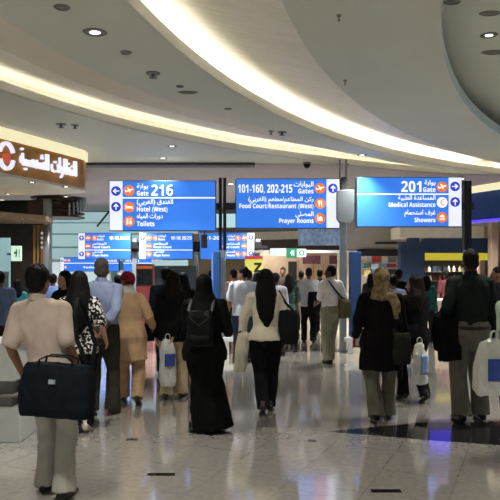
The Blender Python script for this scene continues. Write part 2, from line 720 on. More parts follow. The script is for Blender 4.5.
K2 = [(-4, .93), (-3, .93), (-1, 1.18), (1, .85), (2.4, .62), (4, .4), (5.75, .06)]
K1 = [(-4, 1.55), (-3, 1.55), (-1, 1.7), (1, 1.15), (2.4, .8), (4, .5), (5.75, .08)]
cr2 = offset(L2, [ramp(p[0], K2) for p in L2])
cr1 = offset(L2, [ramp(p[0], K1) for p in L2])
bk0 = offset(L2, [-0.02] * len(L2))
bk = offset(L2, [-0.34] * len(L2))
V3 = lambda P, z: [Vector((x, y, z)) for x, y in P]
b = MB()
b.strip(V3(cr2, ZC + 0.06), V3(bk0, ZC + 0.30))
b.strip(V3(bk0, ZC + 0.30), V3(bk, ZC + 0.30))
b.strip(V3(bk, ZC + 0.30), V3(bk, ZC + 0.02))
struct(b.build('ceiling_cove', COVEM, smooth=True))
b = MB()
b.strip(V3(cr1, ZC), V3(cr2, ZC + 0.06))
struct(b.build('ceiling_slope', CEIL2))
b = MB()
b.strip(V3(L2, ZC), V3(L2, ZC + 0.12))
b.strip(V3(L2, ZC + 0.12), V3(offset(L2, [-0.05] * len(L2)), ZC + 0.12))
b.strip(V3(offset(L2, [-0.05] * len(L2)), ZC + 0.12), V3(offset(L2, [-0.05] * len(L2)), ZC + 0.02))
b.strip(V3(offset(L2, [-0.05] * len(L2)), ZC + 0.02), V3(bk, ZC + 0.02))
lip = struct(b.build('ceiling_lip', LIP))
b = MB()
b.strip(V3(offset(L2, [-0.10] * len(L2)), ZC + 0.085), V3(offset(L2, [-0.17] * len(L2)), ZC + 0.085))
struct(b.build('light_strip', STRIP2, lip))
# ceiling between the two coves
end = next(i for i, v in enumerate(A) if v.x > cr1[-1][0] and v.y > 5)
poly = [(v.x, v.y) for v in A[:end]] + cr1[::-1]
b = MB()
b.slab(poly, ZC, ZC + 0.01)
struct(b.build('ceiling', CEIL))
# outer ceiling out to the shops
poly = L2 + [(v.x, v.y) for v in A[end:]] + [(30, 26), (-25, 26), (-25, -8)]
b = MB()
b.slab(poly, ZC, ZC + 0.01)
struct(b.build('ceiling', CEIL))
# darker mauve sheet standing in for the dimmer light beyond the beam
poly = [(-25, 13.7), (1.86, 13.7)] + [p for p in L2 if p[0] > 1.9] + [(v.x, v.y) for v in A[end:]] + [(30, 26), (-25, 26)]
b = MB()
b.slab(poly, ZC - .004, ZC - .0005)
struct(b.build('ceiling', mat('ceiling_shade_mauve', '#8b8486', 0.7, var=.05)))
BEAM = mat('beam_paint', '#4a4a54', 0.7)
b = MB()
b.box(-9, 0.1, 13.55, 13.9, ZC - 0.055, ZC - 0.001)
struct(b.build('beam', BEAM))

# ------------------------------------------------------------------ ceiling fixtures
BLACK = mat('black_plastic', '#17181b', 0.45)
TRIM = mat('downlight_trim', '#6f6d64', 0.5)
LAMP = glow('lamp_white', '#fff8e6', 5.0)
GREYMETAL = mat('grey_metal', '#8d949a', 0.35, 0.6)
SILVER = mat('silver_metal', '#aab4ba', 0.3, 0.55)
WHITEP = mat('white_paint', '#d9dde0', 0.4)


def downlight(x, y, z, r, lit, label, power=0, flat=1.0):
    t = thing('ceiling_downlight', label, 'ceiling light', (x, y, z), 0, 'ceiling downlights')
    b = MB()
    n = 28
    for r0, r1, z0, z1 in ((r, r * 0.8, -0.002, -0.012), (r * 0.8, r * 0.72, -0.012, 0.0)):
        b.strip([(r0 * math.cos(2 * PI * i / n), r0 * flat * math.sin(2 * PI * i / n), z0) for i in range(n + 1)],
                [(r1 * math.cos(2 * PI * i / n), r1 * flat * math.sin(2 * PI * i / n), z1) for i in range(n + 1)])
    b.build('trim_ring', TRIM, t)
    b = MB()
    b.slab([(r * 0.76 * math.cos(2 * PI * i / n), r * 0.76 * flat * math.sin(2 * PI * i / n)) for i in range(n)], -0.003, -0.001)
    b.build('reflector', TRIM, t)
    b = MB()
    b.slab([(r * 0.42 * math.cos(2 * PI * i / n), r * 0.34 * flat * math.sin(2 * PI * i / n)) for i in range(n)], -0.008, -0.004)
    b.build('lamp', LAMP if lit else TRIM, t)
    if power:
        l = bpy.data.lights.new('downlight', 'AREA')
        l.shape = 'DISK'
        l.size = r * 2
        l.energy = power
        l.spread = R(95)
        l.color = (1.0, 0.975, 0.93)
        o = bpy.data.objects.new('downlight', l)
        COL.objects.link(o)
        o.parent = t
        o.location = (0, 0, -0.03)
    return t


def ceil_pt(px, py, h):
    d = h * F / (268 - py)
    return at(px, d), d


for px, py, h, r, lit, fl, lab in (
        (95, 32, 2.2, .115, True, 1, 'lit round downlight in the grey ceiling between the two light coves'),
        (62, 7, 2.2, .07, False, 1, 'unlit round downlight nearest the top left corner'),
        (126, 52, 2.2, .06, False, 1, 'small unlit downlight behind the lit one'),
        (188, 92, 2.2, .13, False, .5, 'dark oval slot light near the middle of the grey ceiling'),
        (180, 86, 2.2, .05, False, 1, 'tiny dark fitting in front of the oval slot light'),
        (228, 108.5, 2.2, .055, False, .6, 'small dark downlight beyond the oval slot light'),
        (362, 155, 2.2, .10, True, 1, 'small lit downlight beside the ceiling poles'),
        (172, 146, 2.2, .09, True, .8, 'small lit downlight just beyond the outer light cove'),
        (163, 158, 2.2, .10, True, .8, 'small lit downlight above the gate 216 sign near the beam'),
        (489, 35, 2.67, .10, True, 1, 'lit downlight in the raised central ceiling'),
        (490, 13, 2.67, .12, False, .6, 'dark slot light in front of the lit one in the raised ceiling'),
        (494, 52, 2.67, .16, False, .6, 'long dark slot light behind the lit one in the raised ceiling'),
        (452, 2, 2.67, .09, False, .7, 'dark slot light at the rim of the raised ceiling')):
    x, y = ceil_pt(px, py, h)
    downlight(x, y, EYE + h, r, lit, lab, (30 if py < 40 else 80 if px > 300 else 75) if lit else 0, fl)
# added fill lamps out of view over the near hall, shaped as downlights
for i, (x, y, z) in enumerate(((-1.2, 2.6, ZC), (-1.9, 0.2, ZC), (-2.2, -2.5, ZC), (4, 2.5, ZD + .36), (4.5, -1.5, ZD + .36), (7.5, 1, ZD + .36), (7.5, 5.5, ZD + .36), (5.0, 8.2, ZD + .36), (-5.5, 3.5, ZC), (-5.5, 0, ZC), (-5.0, 7.0, ZC))):
    downlight(x, y, z, .15, True, 'added fill downlight over the near end of the hall, out of view', 50 if x < 0 else 88)
for x, y in ((-6.5, 16), (-3.5, 17.5), (-0.5, 17), (2.5, 17.2), (-4, 22), (0.5, 22), (4, 21.5), (-8, 21), (5.2, 16.0), (8.5, 17.2), (6, 23.5), (1.5, 19.5), (-2, 20)):  # fill lamps added to brighten the far hall, shaped as downlights
    downlight(x, y, ZC, .15, True, 'added fill downlight beyond the direction signs', 130)


def sprinkler(px, py, h, label, s=1.0):
    x, y = ceil_pt(px, py, h)
    t = thing('sprinkler', label, 'sprinkler', (x, y, EYE + h), 0, 'sprinkler heads')
    b = MB()
    b.cyl((0, 0, -0.001), (0, 0, -0.012), 0.05 * s, 16)
    b.build('escutcheon', TRIM, t)
    b = MB()
    b.cyl((0, 0, -0.012), (0, 0, -0.05), 0.012 * s, 10)
    b.cyl((0, 0, -0.05), (0, 0, -0.055), 0.03 * s, 12)
    b.build('nozzle', mat('nozzle_grey', '#45443f', .5), t)


sprinkler(153, 73, 2.2, 'dark sprinkler head between the downlights and the inner light cove', 1.6)
sprinkler(271, 131, 2.2, 'first of two sprinkler heads near the far inner cove')
sprinkler(282, 132, 2.2, 'second of two sprinkler heads near the far inner cove', 1.5)
sprinkler(61, 124, 2.2, 'sprinkler head above the sunglasses shop sign', 1.6)
sprinkler(75, 125, 2.2, 'flat detector above the end of the sunglasses shop sign', 1.2)
sprinkler(345, 80, 2.31, 'sprinkler head in the lower ceiling ring', 0.5)
sprinkler(339, 15, 2.31, 'sprinkler head in the lower ceiling ring near the top of the view', 0.45)
sprinkler(347, 164, 2.2, 'sprinkler head above the middle sign pole')
x, y = ceil_pt(307, 162.5, 2.2)
t = thing('dome_camera', 'black dome camera under the ceiling above the middle blue sign', 'camera', (x, y, ZC))
b = MB()
b.cyl((0, 0, 0), (0, 0, -0.04), 0.085, 20)
b.build('mount', TRIM, t)
b = MB()
b.ell((0, 0, -0.04), (0.075, 0.075, 0.085), nu=18)
b.build('dome', mat('dome_black', '#0c0c10', 0.15), t, smooth=True)

# ------------------------------------------------------------------ direction signs and their posts
AI = arabic
Z0, Z1 = 2.44, 3.46
wayfinding('blue lit sign for gate 216, hotel and toilets', -2.82, -0.68, 2.42, 3.43, 13.0,
           [(('plane',), .80, [(AI('بوابة'), .13, 'LEFT', .155, .845, .12), ('Gate', .13, 'LEFT', .155, .70, .125), ('216', .30, 'LEFT', .31, .70, .235)]),
            (('bed',), .47, [(AI('الفندق (الغربي)'), .13, 'LEFT', .155, .535, .39), ('Hotel (West)', .13, 'LEFT', .155, .385, .33)]),
            (('toilets',), .19, [(AI('دورات المياه'), .13, 'LEFT', .155, .255, .28), ('Toilets', .13, 'LEFT', .155, .095, .19)])],
           [('left', .79), ('up', .48)], 'left', .655)
wayfinding('blue lit sign for gates 101-160, food court and prayer rooms', -0.29, 1.80, 2.47, 3.47, 13.0,
           [(('plane',), .80, [(AI('البوابات'), .14, 'RIGHT', .855, .84, .22), ('Gates', .13, 'RIGHT', .855, .70, .17), ('101-160, 202-215', .23, 'LEFT', .02, .715, .60)]),
            (('fork',), .50, [(AI('ركن المطاعم/مطعم (الغربي)'), .12, 'RIGHT', .855, .55, .72), ('Food Court/Restaurant (West)', .125, 'RIGHT', .855, .405, .82)]),
            (('mosque',), .20, [(AI('المصلى'), .13, 'RIGHT', .855, .25, .20), ('Prayer Rooms', .125, 'RIGHT', .855, .11, .38)])],
           [('up', .80)], 'right')
wayfinding('blue lit sign for gate 201, medical assistance and showers', 2.13, 4.24, 2.50, 3.50, 13.0,
           [(('plane',), .80, [(AI('بوابة'), .13, 'RIGHT', .855, .845, .12), ('Gate', .13, 'RIGHT', .855, .70, .135), ('201', .30, 'RIGHT', .70, .70, .22)]),
            (('crescent',), .49, [(AI('المساعدة الطبية'), .13, 'RIGHT', .855, .545, .41), ('Medical Assistance', .125, 'RIGHT', .855, .40, .51)]),
            (('shower',), .19, [(AI('غرف استحمام'), .13, 'RIGHT', .855, .25, .34), ('Showers', .125, 'RIGHT', .855, .095, .23)])],
           [('right', .81), ('up', .50)], 'right', .655)
D2 = 22.5
for lab, a, c, side, arrows, nums in (
        ('small distant blue sign on the far left of the second row', 78, 131, 'left', [('up', .8), ('up', .2)], '101-160, 202-215'),
        ('small distant blue sign hanging below the gate 216 sign', 139, 193, 'left', [('up', .8)], '101-160, 202-215'),
        ('small distant blue sign with the white panel at its right end', 200, 254.5, 'right', [('up', .82), ('up', .22)], '201-206')):
    sm = 'l' if side == 'left' else True
    al, fx = ('LEFT', .27) if side == 'left' else ('RIGHT', .73)
    wayfinding(lab, at(a, D2), at(c, D2), 1.98, 2.90, D2,
               [(('plane', 'fork'), .80, [(AI('البوابات'), .12, al, fx, .84, .16), ('Gates', .12, al, fx, .71, .14), (nums, .18, 'RIGHT' if side == 'left' else 'LEFT', .98 if side == 'left' else .03, .74, .44)]),
                (('bed',), .50, [(AI('المطاعم'), .12, al, fx - .1 if side == 'left' else fx + .1, .55, .3), ('Food Court', .12, al, fx - .1 if side == 'left' else fx + .1, .42, .38)]),
                (('mosque',) if side == 'left' else ('fork', 'mosque'), .20, [(AI('المصلى'), .12, al, fx - .1 if side == 'left' else fx, .25, .22), ('Prayer Rooms', .12, al, fx - .1 if side == 'left' else fx, .11, .34)])],
               arrows, side, .35 if side == 'left' else None, 'second row of direction signs', small=sm)
D3 = 23.9
for lab, a, c, side in (('farthest low blue sign, behind the striped-shirt man', 60, 119, 'left'), ('farthest low blue sign, right of the beige-suited man', 123, 162, 'right')):
    sm = 'l' if side == 'left' else True
    wayfinding(lab, at(a, D3), at(c, D3), 1.55, 2.08, D3,
               [(('plane', 'bed'), .78, [('101-160', .2, 'RIGHT' if side == 'left' else 'LEFT', .97 if side == 'left' else .05, .68, .4)]), (('toilets',), .3, [('Toilets', .2, 'CENTER', .5, .22, .3)])],
               [('up', .75)], side, .58, 'third row of direction signs', small=sm)


def post(px, d, ztop, w, label, dark_from=None, box=None, group=None, reach=(.1, .1)):
    t = thing('sign_post', label, 'post', (at(px, d), d, 0), 0, group)
    b = MB()
    b.box(-w / 2, w / 2, 0.02, w + 0.02, 0.012, ztop if not dark_from else dark_from)
    b.build('pole', SILVER, t, bevel=0.01)
    b = MB()
    b.box(-w * 1.1, w * 1.1, -0.04, w * 1.6, 0.001, 0.012)
    b.build('base_plate', GREYMETAL, t)
    if dark_from:
        b = MB()
        b.box(-w * .62, -w * .1, 0.0, w * 1.2, dark_from, ztop)
        b.build('rail', BLACK, t)
        b = MB()
        b.box(w * .1, w * .62, 0.0, w * 1.2, dark_from, ztop)
        b.build('rail', BLACK, t)
        for x0, x1 in ((-reach[0], -w * .62), (w * .62, reach[1])):
            b = MB()
            b.box(x0, x1, -0.04, 0.04, 2.85, 2.99)
            b.build('bracket', BLACK, t)
    if box:
        b = MB()
        z0, z1, bw = box
        b.prism([(-bw * .36, z0), (bw * .36, z0), (bw * .5, z0 + .12 * (z1 - z0)), (bw * .5, z1), (-bw * .5, z1), (-bw * .5, z0 + .12 * (z1 - z0))], -0.30 if group is None else -.08, -.145 if group is None else w + .1)
        b.build('fixture_box', mat('fixture_grey', '#50575b', .5) if group is None else BLACK, t, bevel=0.01)
    return t


post(222.5, 13.1, 3.50, 0.12, 'silver post with twin dark rails between the gate 216 and gates 101-160 signs', 2.04, reach=(.124, .262))
post(468, 13.1, 3.44, 0.12, 'post with dark upper rails at the right end of the gate 201 sign', 2.04, reach=(.152, .1))
t = post(343.5, 13.1, 3.40, 0.13, 'silver post with grey fixture box between the middle and right blue signs', None, (2.58, 3.22, 0.34))
for x in (-0.07, 0.06):
    b = MB()
    b.box(x - .02, x + .02, .03, .07, 3.2, ZC - 0.005)
    b.build('ceiling_rod', GREYMETAL, t)
b = MB()
b.box(-.05, .06, -.08, .018, 2.95, 3.5)
b.build('cable_cover', BLACK, t)
b = MB()
b.box(-.079, .05, -.05, .03, 2.85, 2.95)
b.build('bracket', GREYMETAL, t)
for px, lab in ((134.5, 'far silver post beside the beige-suited man'), (196, 'far silver post behind the woman in the abaya'), (258, 'far silver post right of the second row of signs')):
    p = post(px, D2 + .30, 2.7, 0.17, lab, None, None if px == 72 else (2.25, 2.6, 0.24), 'posts of the second row of signs')
    b = MB()
    b.box(-.32, .32, -.138, .019, 2.36, 2.46)
    b.build('bracket', BLACK, p)
t = thing('loudspeaker', 'black loudspeaker box hanging under the right end of the gate 216 sign', 'speaker', (at(204, 13), 13.08, 2.08))
b = MB()
b.box(-.06, .06, -.05, .07, 0.0, .28)
b.build('cabinet', BLACK, t, bevel=.01)
b = MB()
b.box(-.012, .012, 0, .02, .28, .345)
b.build('hanger', BLACK, t)

TOTEM = mat('totem_navy', '#27508c', 0.4)
for px, w, lab, x0, x1 in ((216.5, .13, 'tall navy blue totem panel left of the first silver post', -0.35, 1.35), (356, .20, 'tall navy blue totem panel right of the silver post with the grey box', -0.22, .34)):
    d = 12.75
    t = thing('totem_stand', lab, 'totem', (at(px, d), d, 0))
    b = MB()
    b.box(-w / 2, w / 2, -.02, .30, .315, 2.0)
    b.build('panel', TOTEM, t, bevel=.01)
    if w < .15:
        b = MB()
        b.box(-w / 2 - .03, -w / 2 - .001, -.03, .30, .315, 1.98)
        b.build('light_edge', glow('totem_edge', '#6f96ee', 0.6), t)
    b = MB()
    b.box(x0, x1, -.03, .12, .235, .315)
    b.build('stand_bar', WHITEP, t, bevel=.008)
    for lx in ((x0 + .1, x0 + .55, x1 - .06) if x1 > 1 else (x0 + .12, x1 - .06)):
        b = MB()
        b.box(lx - .045, lx + .045, 0, .08, 0.001, .235)
        b.build('leg', WHITEP, t)

# ------------------------------------------------------------------ sunglasses shop on the left
WOOD = mat('shop_brown_wood', '#b8802e', 0.45, var=0.2, scale=3)
TAN = mat('shop_tan_wood', '#a08468', 0.5, var=0.12, scale=4)
DARKW = mat('shop_dark_wood', '#33261d', 0.4, var=0.3, scale=5)
CREAMLIT = glow('cream_light_panel', '#efe6bd', 0.92)
SOFFIT = mat('shop_soffit', '#cdc8b8', 0.6)
FP = [(-4.6, 7.8), (-4.25, 9.0), (-3.9, 10.1), (-3.5, 11.1), (-3.2, 11.9), (-3.12, 12.15), (-3.13, 12.4), (-3.3, 12.62), (-3.6, 12.75), (-4.6, 12.95), (-8, 13.3)]
t = thing('shop_fascia', 'curved brown wood shop fascia with white Arabic letters and a round logo', 'shop sign', (0, 0, 0))
b = MB()
inner = offset(FP, [-.25] * len(FP))
b.slab(FP + inner[::-1], 3.17, 3.70)
b.build('wood_band', WOOD, t)
b = MB()
lp = offset(FP, [.035] * len(FP))
b.slab(lp + inner[::-1], 3.70, ZC - .006)
b.build('light_cove', CREAMLIT, t)
b = MB()
b.slab(FP + [(-8, 7.8)], 3.13, 3.17)
b.build('soffit', SOFFIT, t)
# lettering along the straight run of the curve
u = Vector((FP[4][0] - FP[2][0], FP[4][1] - FP[2][1], 0)).normalized()
ang = math.atan2(u.y, u.x)
base = Vector((FP[2][0], FP[2][1], 3.17))


def on_fascia(m):
    M = Matrix.Translation(base) @ Matrix.Rotation(ang, 4, 'Z')
    m.v = [M @ v for v in m.v]
    return m


SIGNW = glow('shop_letter_white', '#e6e9ff', .95)
on_fascia(text_mb(AI('الشمسية'), .38, .43, .18, -.04, 'LEFT', .0, .70, .05)).build('lettering', SIGNW, t)
on_fascia(text_mb(AI('النظارات'), .38, 1.21, .18, -.04, 'LEFT', .0, .70, .05)).build('lettering', SIGNW, t)
b = MB()
n = 30
for a0, a1 in ((20, 165), (200, 345)):
    pts = [(math.cos(R(a0 + (a1 - a0) * i / 14)), math.sin(R(a0 + (a1 - a0) * i / 14))) for i in range(15)]
    b.prism([(.13 + x * .175, .27 + z * .225) for x, z in pts] + [(.13 + x * .13, .27 + z * .175) for x, z in pts[::-1]], -.06, -.005)
on_fascia(b).build('logo_ring', SIGNW, t)
on_fascia(disc(.13, .24, .075, -.055, -.005)).build('logo_dot', glow('logo_red', '#c4503c', .8), t)
for px, py in ((32, 182), (66, 186.5), (66, 196.5), (8, 194)):
    x, y = ceil_pt(px, py, 1.448)
    downlight(x, y, 3.13, .08, True, 'small lit downlight in the soffit of the sunglasses shop', 6)
b = MB()
b.slab([(-9, 12.0), (-4.6, 12.0), (-4.05, 12.9), (-4.2, 13.85), (-9, 13.85)], 2.62, 2.72)
tag(b.build('shop_canopy', TAN), 'tan wood canopy below the sunglasses shop sign', 'canopy')
for px, py in ((24, 222.5), (23, 218.6)):
    x, y = ceil_pt(px, py, .935)
    downlight(x, y, 2.615, .07, True, 'small lit downlight under the tan wood canopy', 5)
t = thing('sunglasses_store', 'dark brown shop front under the tan canopy', 'shop front', (0, 13.9, 0))
b = MB()
b.box(-9, -4.3, 0, .2, .001, 3.13)
b.build('dark_panel', DARKW, t)
for k in range(4):
    b = MB()
    b.box(-4.62 + .08 * k, -4.57 + .08 * k, -.05, .001, .01, 2.6)
    b.build('wood_batten', TAN if k % 2 else WOOD, t)
b = MB()
b.box(-8.9, -4.75, -.012, .001, 2.75, 3.12)
b.build('upper_glass', mat('dark_glass', '#1d2325', 0.08), t)
for k in range(4):
    b = MB()
    b.cyl((-4.43, -.06, 2.42 - .1 * k), (-4.43, -.02, 2.42 - .1 * k), .03, 12)
    b.build('spot_lamp', glow('spot_lamp', '#d8d4c8', .5), t)
b = MB()
b.cyl((-4.28, 13.75, .001), (-4.28, 13.75, 3.13), .09, 20)
struct(b.build('column', SILVER, smooth=True))
# round slatted drum behind the column
t = thing('slatted_drum', 'round drum of dark horizontal slats with a silver edge beside the shop column', 'light fitting', (-4.55, 15.4, 2.84))
b = MB()
for k in range(6):
    b.cyl((0, 0, .02 + .09 * k), (0, 0, .05 + .09 * k), .62, 32)
b.build('slats', DARKW, t)
b = MB()
b.cyl((0, 0, 0.06), (0, 0, .50), .47, 24)
b.build('core', TAN, t)
b = MB()
for k in range(7):
    a = R(-50 + 10 * k)
    b.ell((.63 * math.cos(a), .63 * math.sin(a), .20 + .03 * k), (.03, .03, .16), nu=8, nv=6)
b.build('silver_edge', SILVER, t, smooth=True)
b = MB()
b.cyl((0, 0, .5), (0, 0, ZC - 2.84 - .006), .05, 12)
b.build('stem', SILVER, t)
# frosted lit partition, green exit flag
t = thing('glass_partition', 'pale cyan lit glass partition at the far left edge', 'partition', (-4.55, 11.2, 0))
b = MB()
b.box(-.9, .41, 0, .04, .1, 2.2)
b.build('pane', glow('cyan_pane', '#9cc4c8', .62), t)
b = MB()
b.box(-.9, .41, -.01, .05, .001, .1)
b.build('base_rail', GREYMETAL, t)
b = MB()
b.box(.12, .40, -.03, -.002, .5, 1.62)
b.build('poster', mat('grey_poster', '#7f9a9f', .5, var=.25, scale=5), t)
EXITG = glow('exit_green', '#1a7350', .6)
PALEG = glow('exit_pale', '#d9f2df', .85)


def exit_sign(x, y, z, w, h, label, lean=0):
    t = thing('exit_sign', label, 'exit sign', (x, y, z))
    b = MB()
    b.box(-w / 2, w / 2, 0, .05, 0, h)
    b.build('lightbox', EXITG, t)
    poly_mb([ring(.1, .55, .16), [(-.35, .25), (.2, .4), (.25, .1), (.1, -.6), (-.1, -.6), (0, -.1), (-.3, -.1)], rect(.45, .6, -.7, .7)], 0, h / 2, h * .42, -.008, -.001).build('pictogram', PALEG, t)
    return t


t = thing('exit_sign', 'pale green exit sign on the edge of the cyan glass partition', 'exit sign', (at(16, 11.15), 11.15, 1.80))
b = MB()
b.box(-.085, .085, 0, .05, 0, .26)
b.build('lightbox', PALEG, t)
poly_mb([ring(.1, .55, .16), [(-.35, .25), (.2, .4), (.25, .1), (.1, -.6), (-.1, -.6), (0, -.1), (-.3, -.1)], rect(.5, .62, -.7, .7)], 0, .13, .1, -.008, -.001).build('pictogram', EXITG, t)
b = MB()
b.box(-.16, -.086, .01, .04, .10, .14)
b.build('bracket', GREYMETAL, t)
# white counter at the lower left
CW = mat('counter_white', '#dfe1de', 0.35, var=.02)
t = thing('check_counter', 'white counter with an open shelf gap at the left edge', 'counter', (-2.9, 6.25, 0))
b = MB()
b.box(-1, .69, 0, .6, .001, .34)
b.build('lower_cabinet', CW, t, bevel=.01)
b = MB()
b.box(-.98, .60, .03, .58, .34, .59)
b.build('shelf_gap', mat('counter_gap', '#6d6a66', .5, var=.2), t)
b = MB()
b.box(-1, .66, -.02, .6, .44, .46)
b.build('shelf', mat('counter_shelf', '#8f8681', .4), t)
b = MB()
b.box(-1, .65, 0, .6, .59, .935)
b.build('upper_cabinet', CW, t, bevel=.01)
b = MB()
b.box(-1.02, .67, -.02, .62, .935, .955)
b.build('worktop', WHITEP, t)

# ------------------------------------------------------------------ far end of the hall
TANW = mat('wall_tan', '#b8a086', 0.8, var=.05)
GREYW = mat('wall_grey', '#a39c92', 0.8, var=.05)
CYANB = glow('cyan_ledge', '#a9c9cc', .72)  # ledges are no lamp; their brightness is put in as emission
DKLINE = mat('ledge_shadow_line', '#46555a', .6)
NAVYP = mat('navy_panel', '#20395c', 0.45, var=.08)
CREAMP = mat('cream_panel', '#e4dcc8', 0.6)
b = MB()
b.box(-14, 14, 26.0, 26.3, 0, ZC)
struct(b.build('wall_back', TANW))
b = MB()
b.box(-14.3, -14, -8, 26.3, 0, ZC)
struct(b.build('wall_left', GREYW))
b = MB()
b.box(14, 14.3, -8, 26.3, 0, ZC)
struct(b.build('wall_right', GREYW))
# stacked pale cyan ledges seen over the crowd on the left
t = thing('balcony_front', 'pale cyan balcony front of stacked ledges behind the second row of signs', 'balcony', (-6.6, 24.6, 0))
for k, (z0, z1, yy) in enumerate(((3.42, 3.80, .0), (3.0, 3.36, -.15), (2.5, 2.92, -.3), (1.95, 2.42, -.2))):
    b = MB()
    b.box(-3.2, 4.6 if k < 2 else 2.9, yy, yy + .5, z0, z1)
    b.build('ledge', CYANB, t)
b = MB()
b.box(-3.2, 2.9, .1, 1.0, .001, 3.78)
b.build('back_panel', mat('shop_back_cyan', '#8aa0a4', .6, var=.15, scale=2), t)
b = MB()
b.cyl((1.0, -.8, 3.2), (1.52, -.8, 4.6 - .75), .035, 10)
t2 = tag(b.build('stair_rail', BLACK, loc=(-6.6, 24.6, 0)), 'dark slanting rail left of the gate 216 sign', 'rail')
# lit shop windows behind the crowd, left of centre
WIN = glow('shop_window_light', '#c8dde0', .8)
for x0, x1, z0, z1, lab in ((-7.6, -5.2, .9, 1.9, 'bright shop window behind the dark-haired woman'), (-4.9, -3.9, .8, 1.5, 'bright shop window behind the man in the red turban')):
    t = thing('shop_window', lab, 'shop window', (x0, 24.09, 0))
    w = x1 - x0
    b = MB()
    b.box(0, w, .02, .06, z0, z1)
    b.build('lit_pane', WIN, t)
    b = MB()
    b.box(-.05, 0, -.01, .2, .001, z1 + .1)
    b.box(w, w + .05, -.01, .2, .001, z1 + .1)
    b.box(0, w, -.01, .2, z1, z1 + .1)
    b.box(0, w, -.01, .2, .001, z0)
    b.build('frame', WHITEP, t)
t = thing('advertising_stand', 'red advertising stand with a dark screen, right of the beige-suited man', 'stand', (at(144.5, 17), 17, 0))
b = MB()
b.box(-.22, .22, 0, .3, .001, 1.2)
b.build('red_body', mat('stand_red', '#c8606a', .5, var=.12), t)
b = MB()
b.box(-.22, .22, 0, .3, 1.2, 1.78)
b.build('head_box', mat('stand_maroon', '#5a2a2e', .5), t)
b = MB()
b.box(-.18, .18, -.012, .001, 1.25, 1.62)
b.build('screen', mat('dark_screen', '#1b2422', .2, var=.5, scale=12), t)
b = MB()
b.box(-.2, .2, -.008, .001, 1.66, 1.74)
b.build('orange_strip', glow('orange_strip', '#d0683c', .5), t)
t = thing('kiosk_header', 'dark kiosk with a pale cyan header behind the man in the dark jacket', 'kiosk', (at(172, 20), 20, 0))
b = MB()
b.box(-.62, .75, 0, .5, .001, 1.75)
b.build('body', mat('kiosk_dark', '#23303a', .5), t)
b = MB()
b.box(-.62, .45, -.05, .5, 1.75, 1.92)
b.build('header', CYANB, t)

# middle: cream bulkhead, brown band, pale rail with exit boxes
t = thing('bulkhead', 'cream bulkhead with a brown band beneath, behind the gates 101-160 sign', 'bulkhead', (0, 0, 0))
bp = [(-1.9, 24.2), (-.5, 24.0), (.9, 23.6), (2.2, 22.9), (3.4, 22.0), (4.1, 21.2)]
b = MB()
b.slab(bp + [(4.2, 25.5), (-1.9, 25.5)], 2.72, 3.0)
b.build('cream_band', CREAMP, t)
b = MB()
b.slab(bp + [(4.2, 25.5), (-1.9, 25.5)], 3.0, ZC - .006)
b.build('upper_band', mat('bulkhead_upper', '#6d6a6e', .7), t)
b = MB()
b.slab([(x, y + .2) for x, y in bp] + [(4.2, 25.5), (-1.9, 25.5)], 2.3, 2.72)
b.build('brown_band', mat('bulkhead_brown', '#54463c', .6, var=.2), t)
b = MB()
front = bp[:5]
b.slab(front + [(x, y - .05) for x, y in front[::-1]], 3.18, 3.68)
b.build('cyan_light_band', glow('cyan_band', '#b4dde2', .9), t)
t = thing('light_rail', 'long pale rail carrying the exit boxes behind the crowd', 'rail', (0, 20.5, 0))
b = MB()
b.box(.1, 3.1, 0, .12, 2.16, 2.24)
b.build('rail', WHITEP, t)
b = MB()
b.box(at(270, 20.5), at(286, 20.5), -.06, -.002, 2.07, 2.30)
b.build('lightbox', glow('pale_lightbox', '#b9cfd0', .7), t)
for x in (.12, 3.0):
    b = MB()
    b.cyl((x, .06, .001), (x, .06, 2.16), .04, 12)
    b.build('upright', SILVER, t)
exit_sign(at(291, 20.3) + .03, 20.45, 2.0, .33, .30, 'green exit box on the pale rail, left of its twin')
t = thing('exit_sign', 'pale exit box with a green ring on the pale rail', 'exit sign', (at(302, 20.3), 20.45, 2.03))
b = MB()
b.box(-.14, .14, 0, .05, 0, .25)
b.build('lightbox', PALEG, t)
b = MB()
pts = [(math.cos(2 * PI * i / 20), math.sin(2 * PI * i / 20)) for i in range(21)]
b.prism([(x * .09, .125 + z * .09) for x, z in pts[:11]] + [(x * .05, .125 + z * .05) for x, z in pts[:11][::-1]], -.01, -.001)
b.prism([(x * .09, .125 + z * .09) for x, z in pts[10:]] + [(x * .05, .125 + z * .05) for x, z in pts[10:][::-1]], -.01, -.001)
b.build('ring_mark', EXITG, t)
# yellow sign with the letter Z
t = thing('zone_sign', 'yellow standing sign with a black letter Z', 'sign', (at(254, 20), 20, 0))
b = MB()
b.box(-.28, .28, 0, .05, 1.5, 1.95)
b.build('board', glow('zone_yellow', '#c9c860', .75), t)
b = MB()
b.box(-.28, .28, -.004, .05, 1.951, 2.05)
b.build('top_strip', glow('zone_red', '#b8484c', .6), t)
text_mb('Z', .38, .12, 1.56, -.005, 'CENTER', .03, .24).build('lettering', BLACK, t)
for x in (-.25, .25):
    b = MB()
    b.cyl((x, .03, .001), (x, .03, 1.5), .025, 10)
    b.build('pole', SILVER, t)
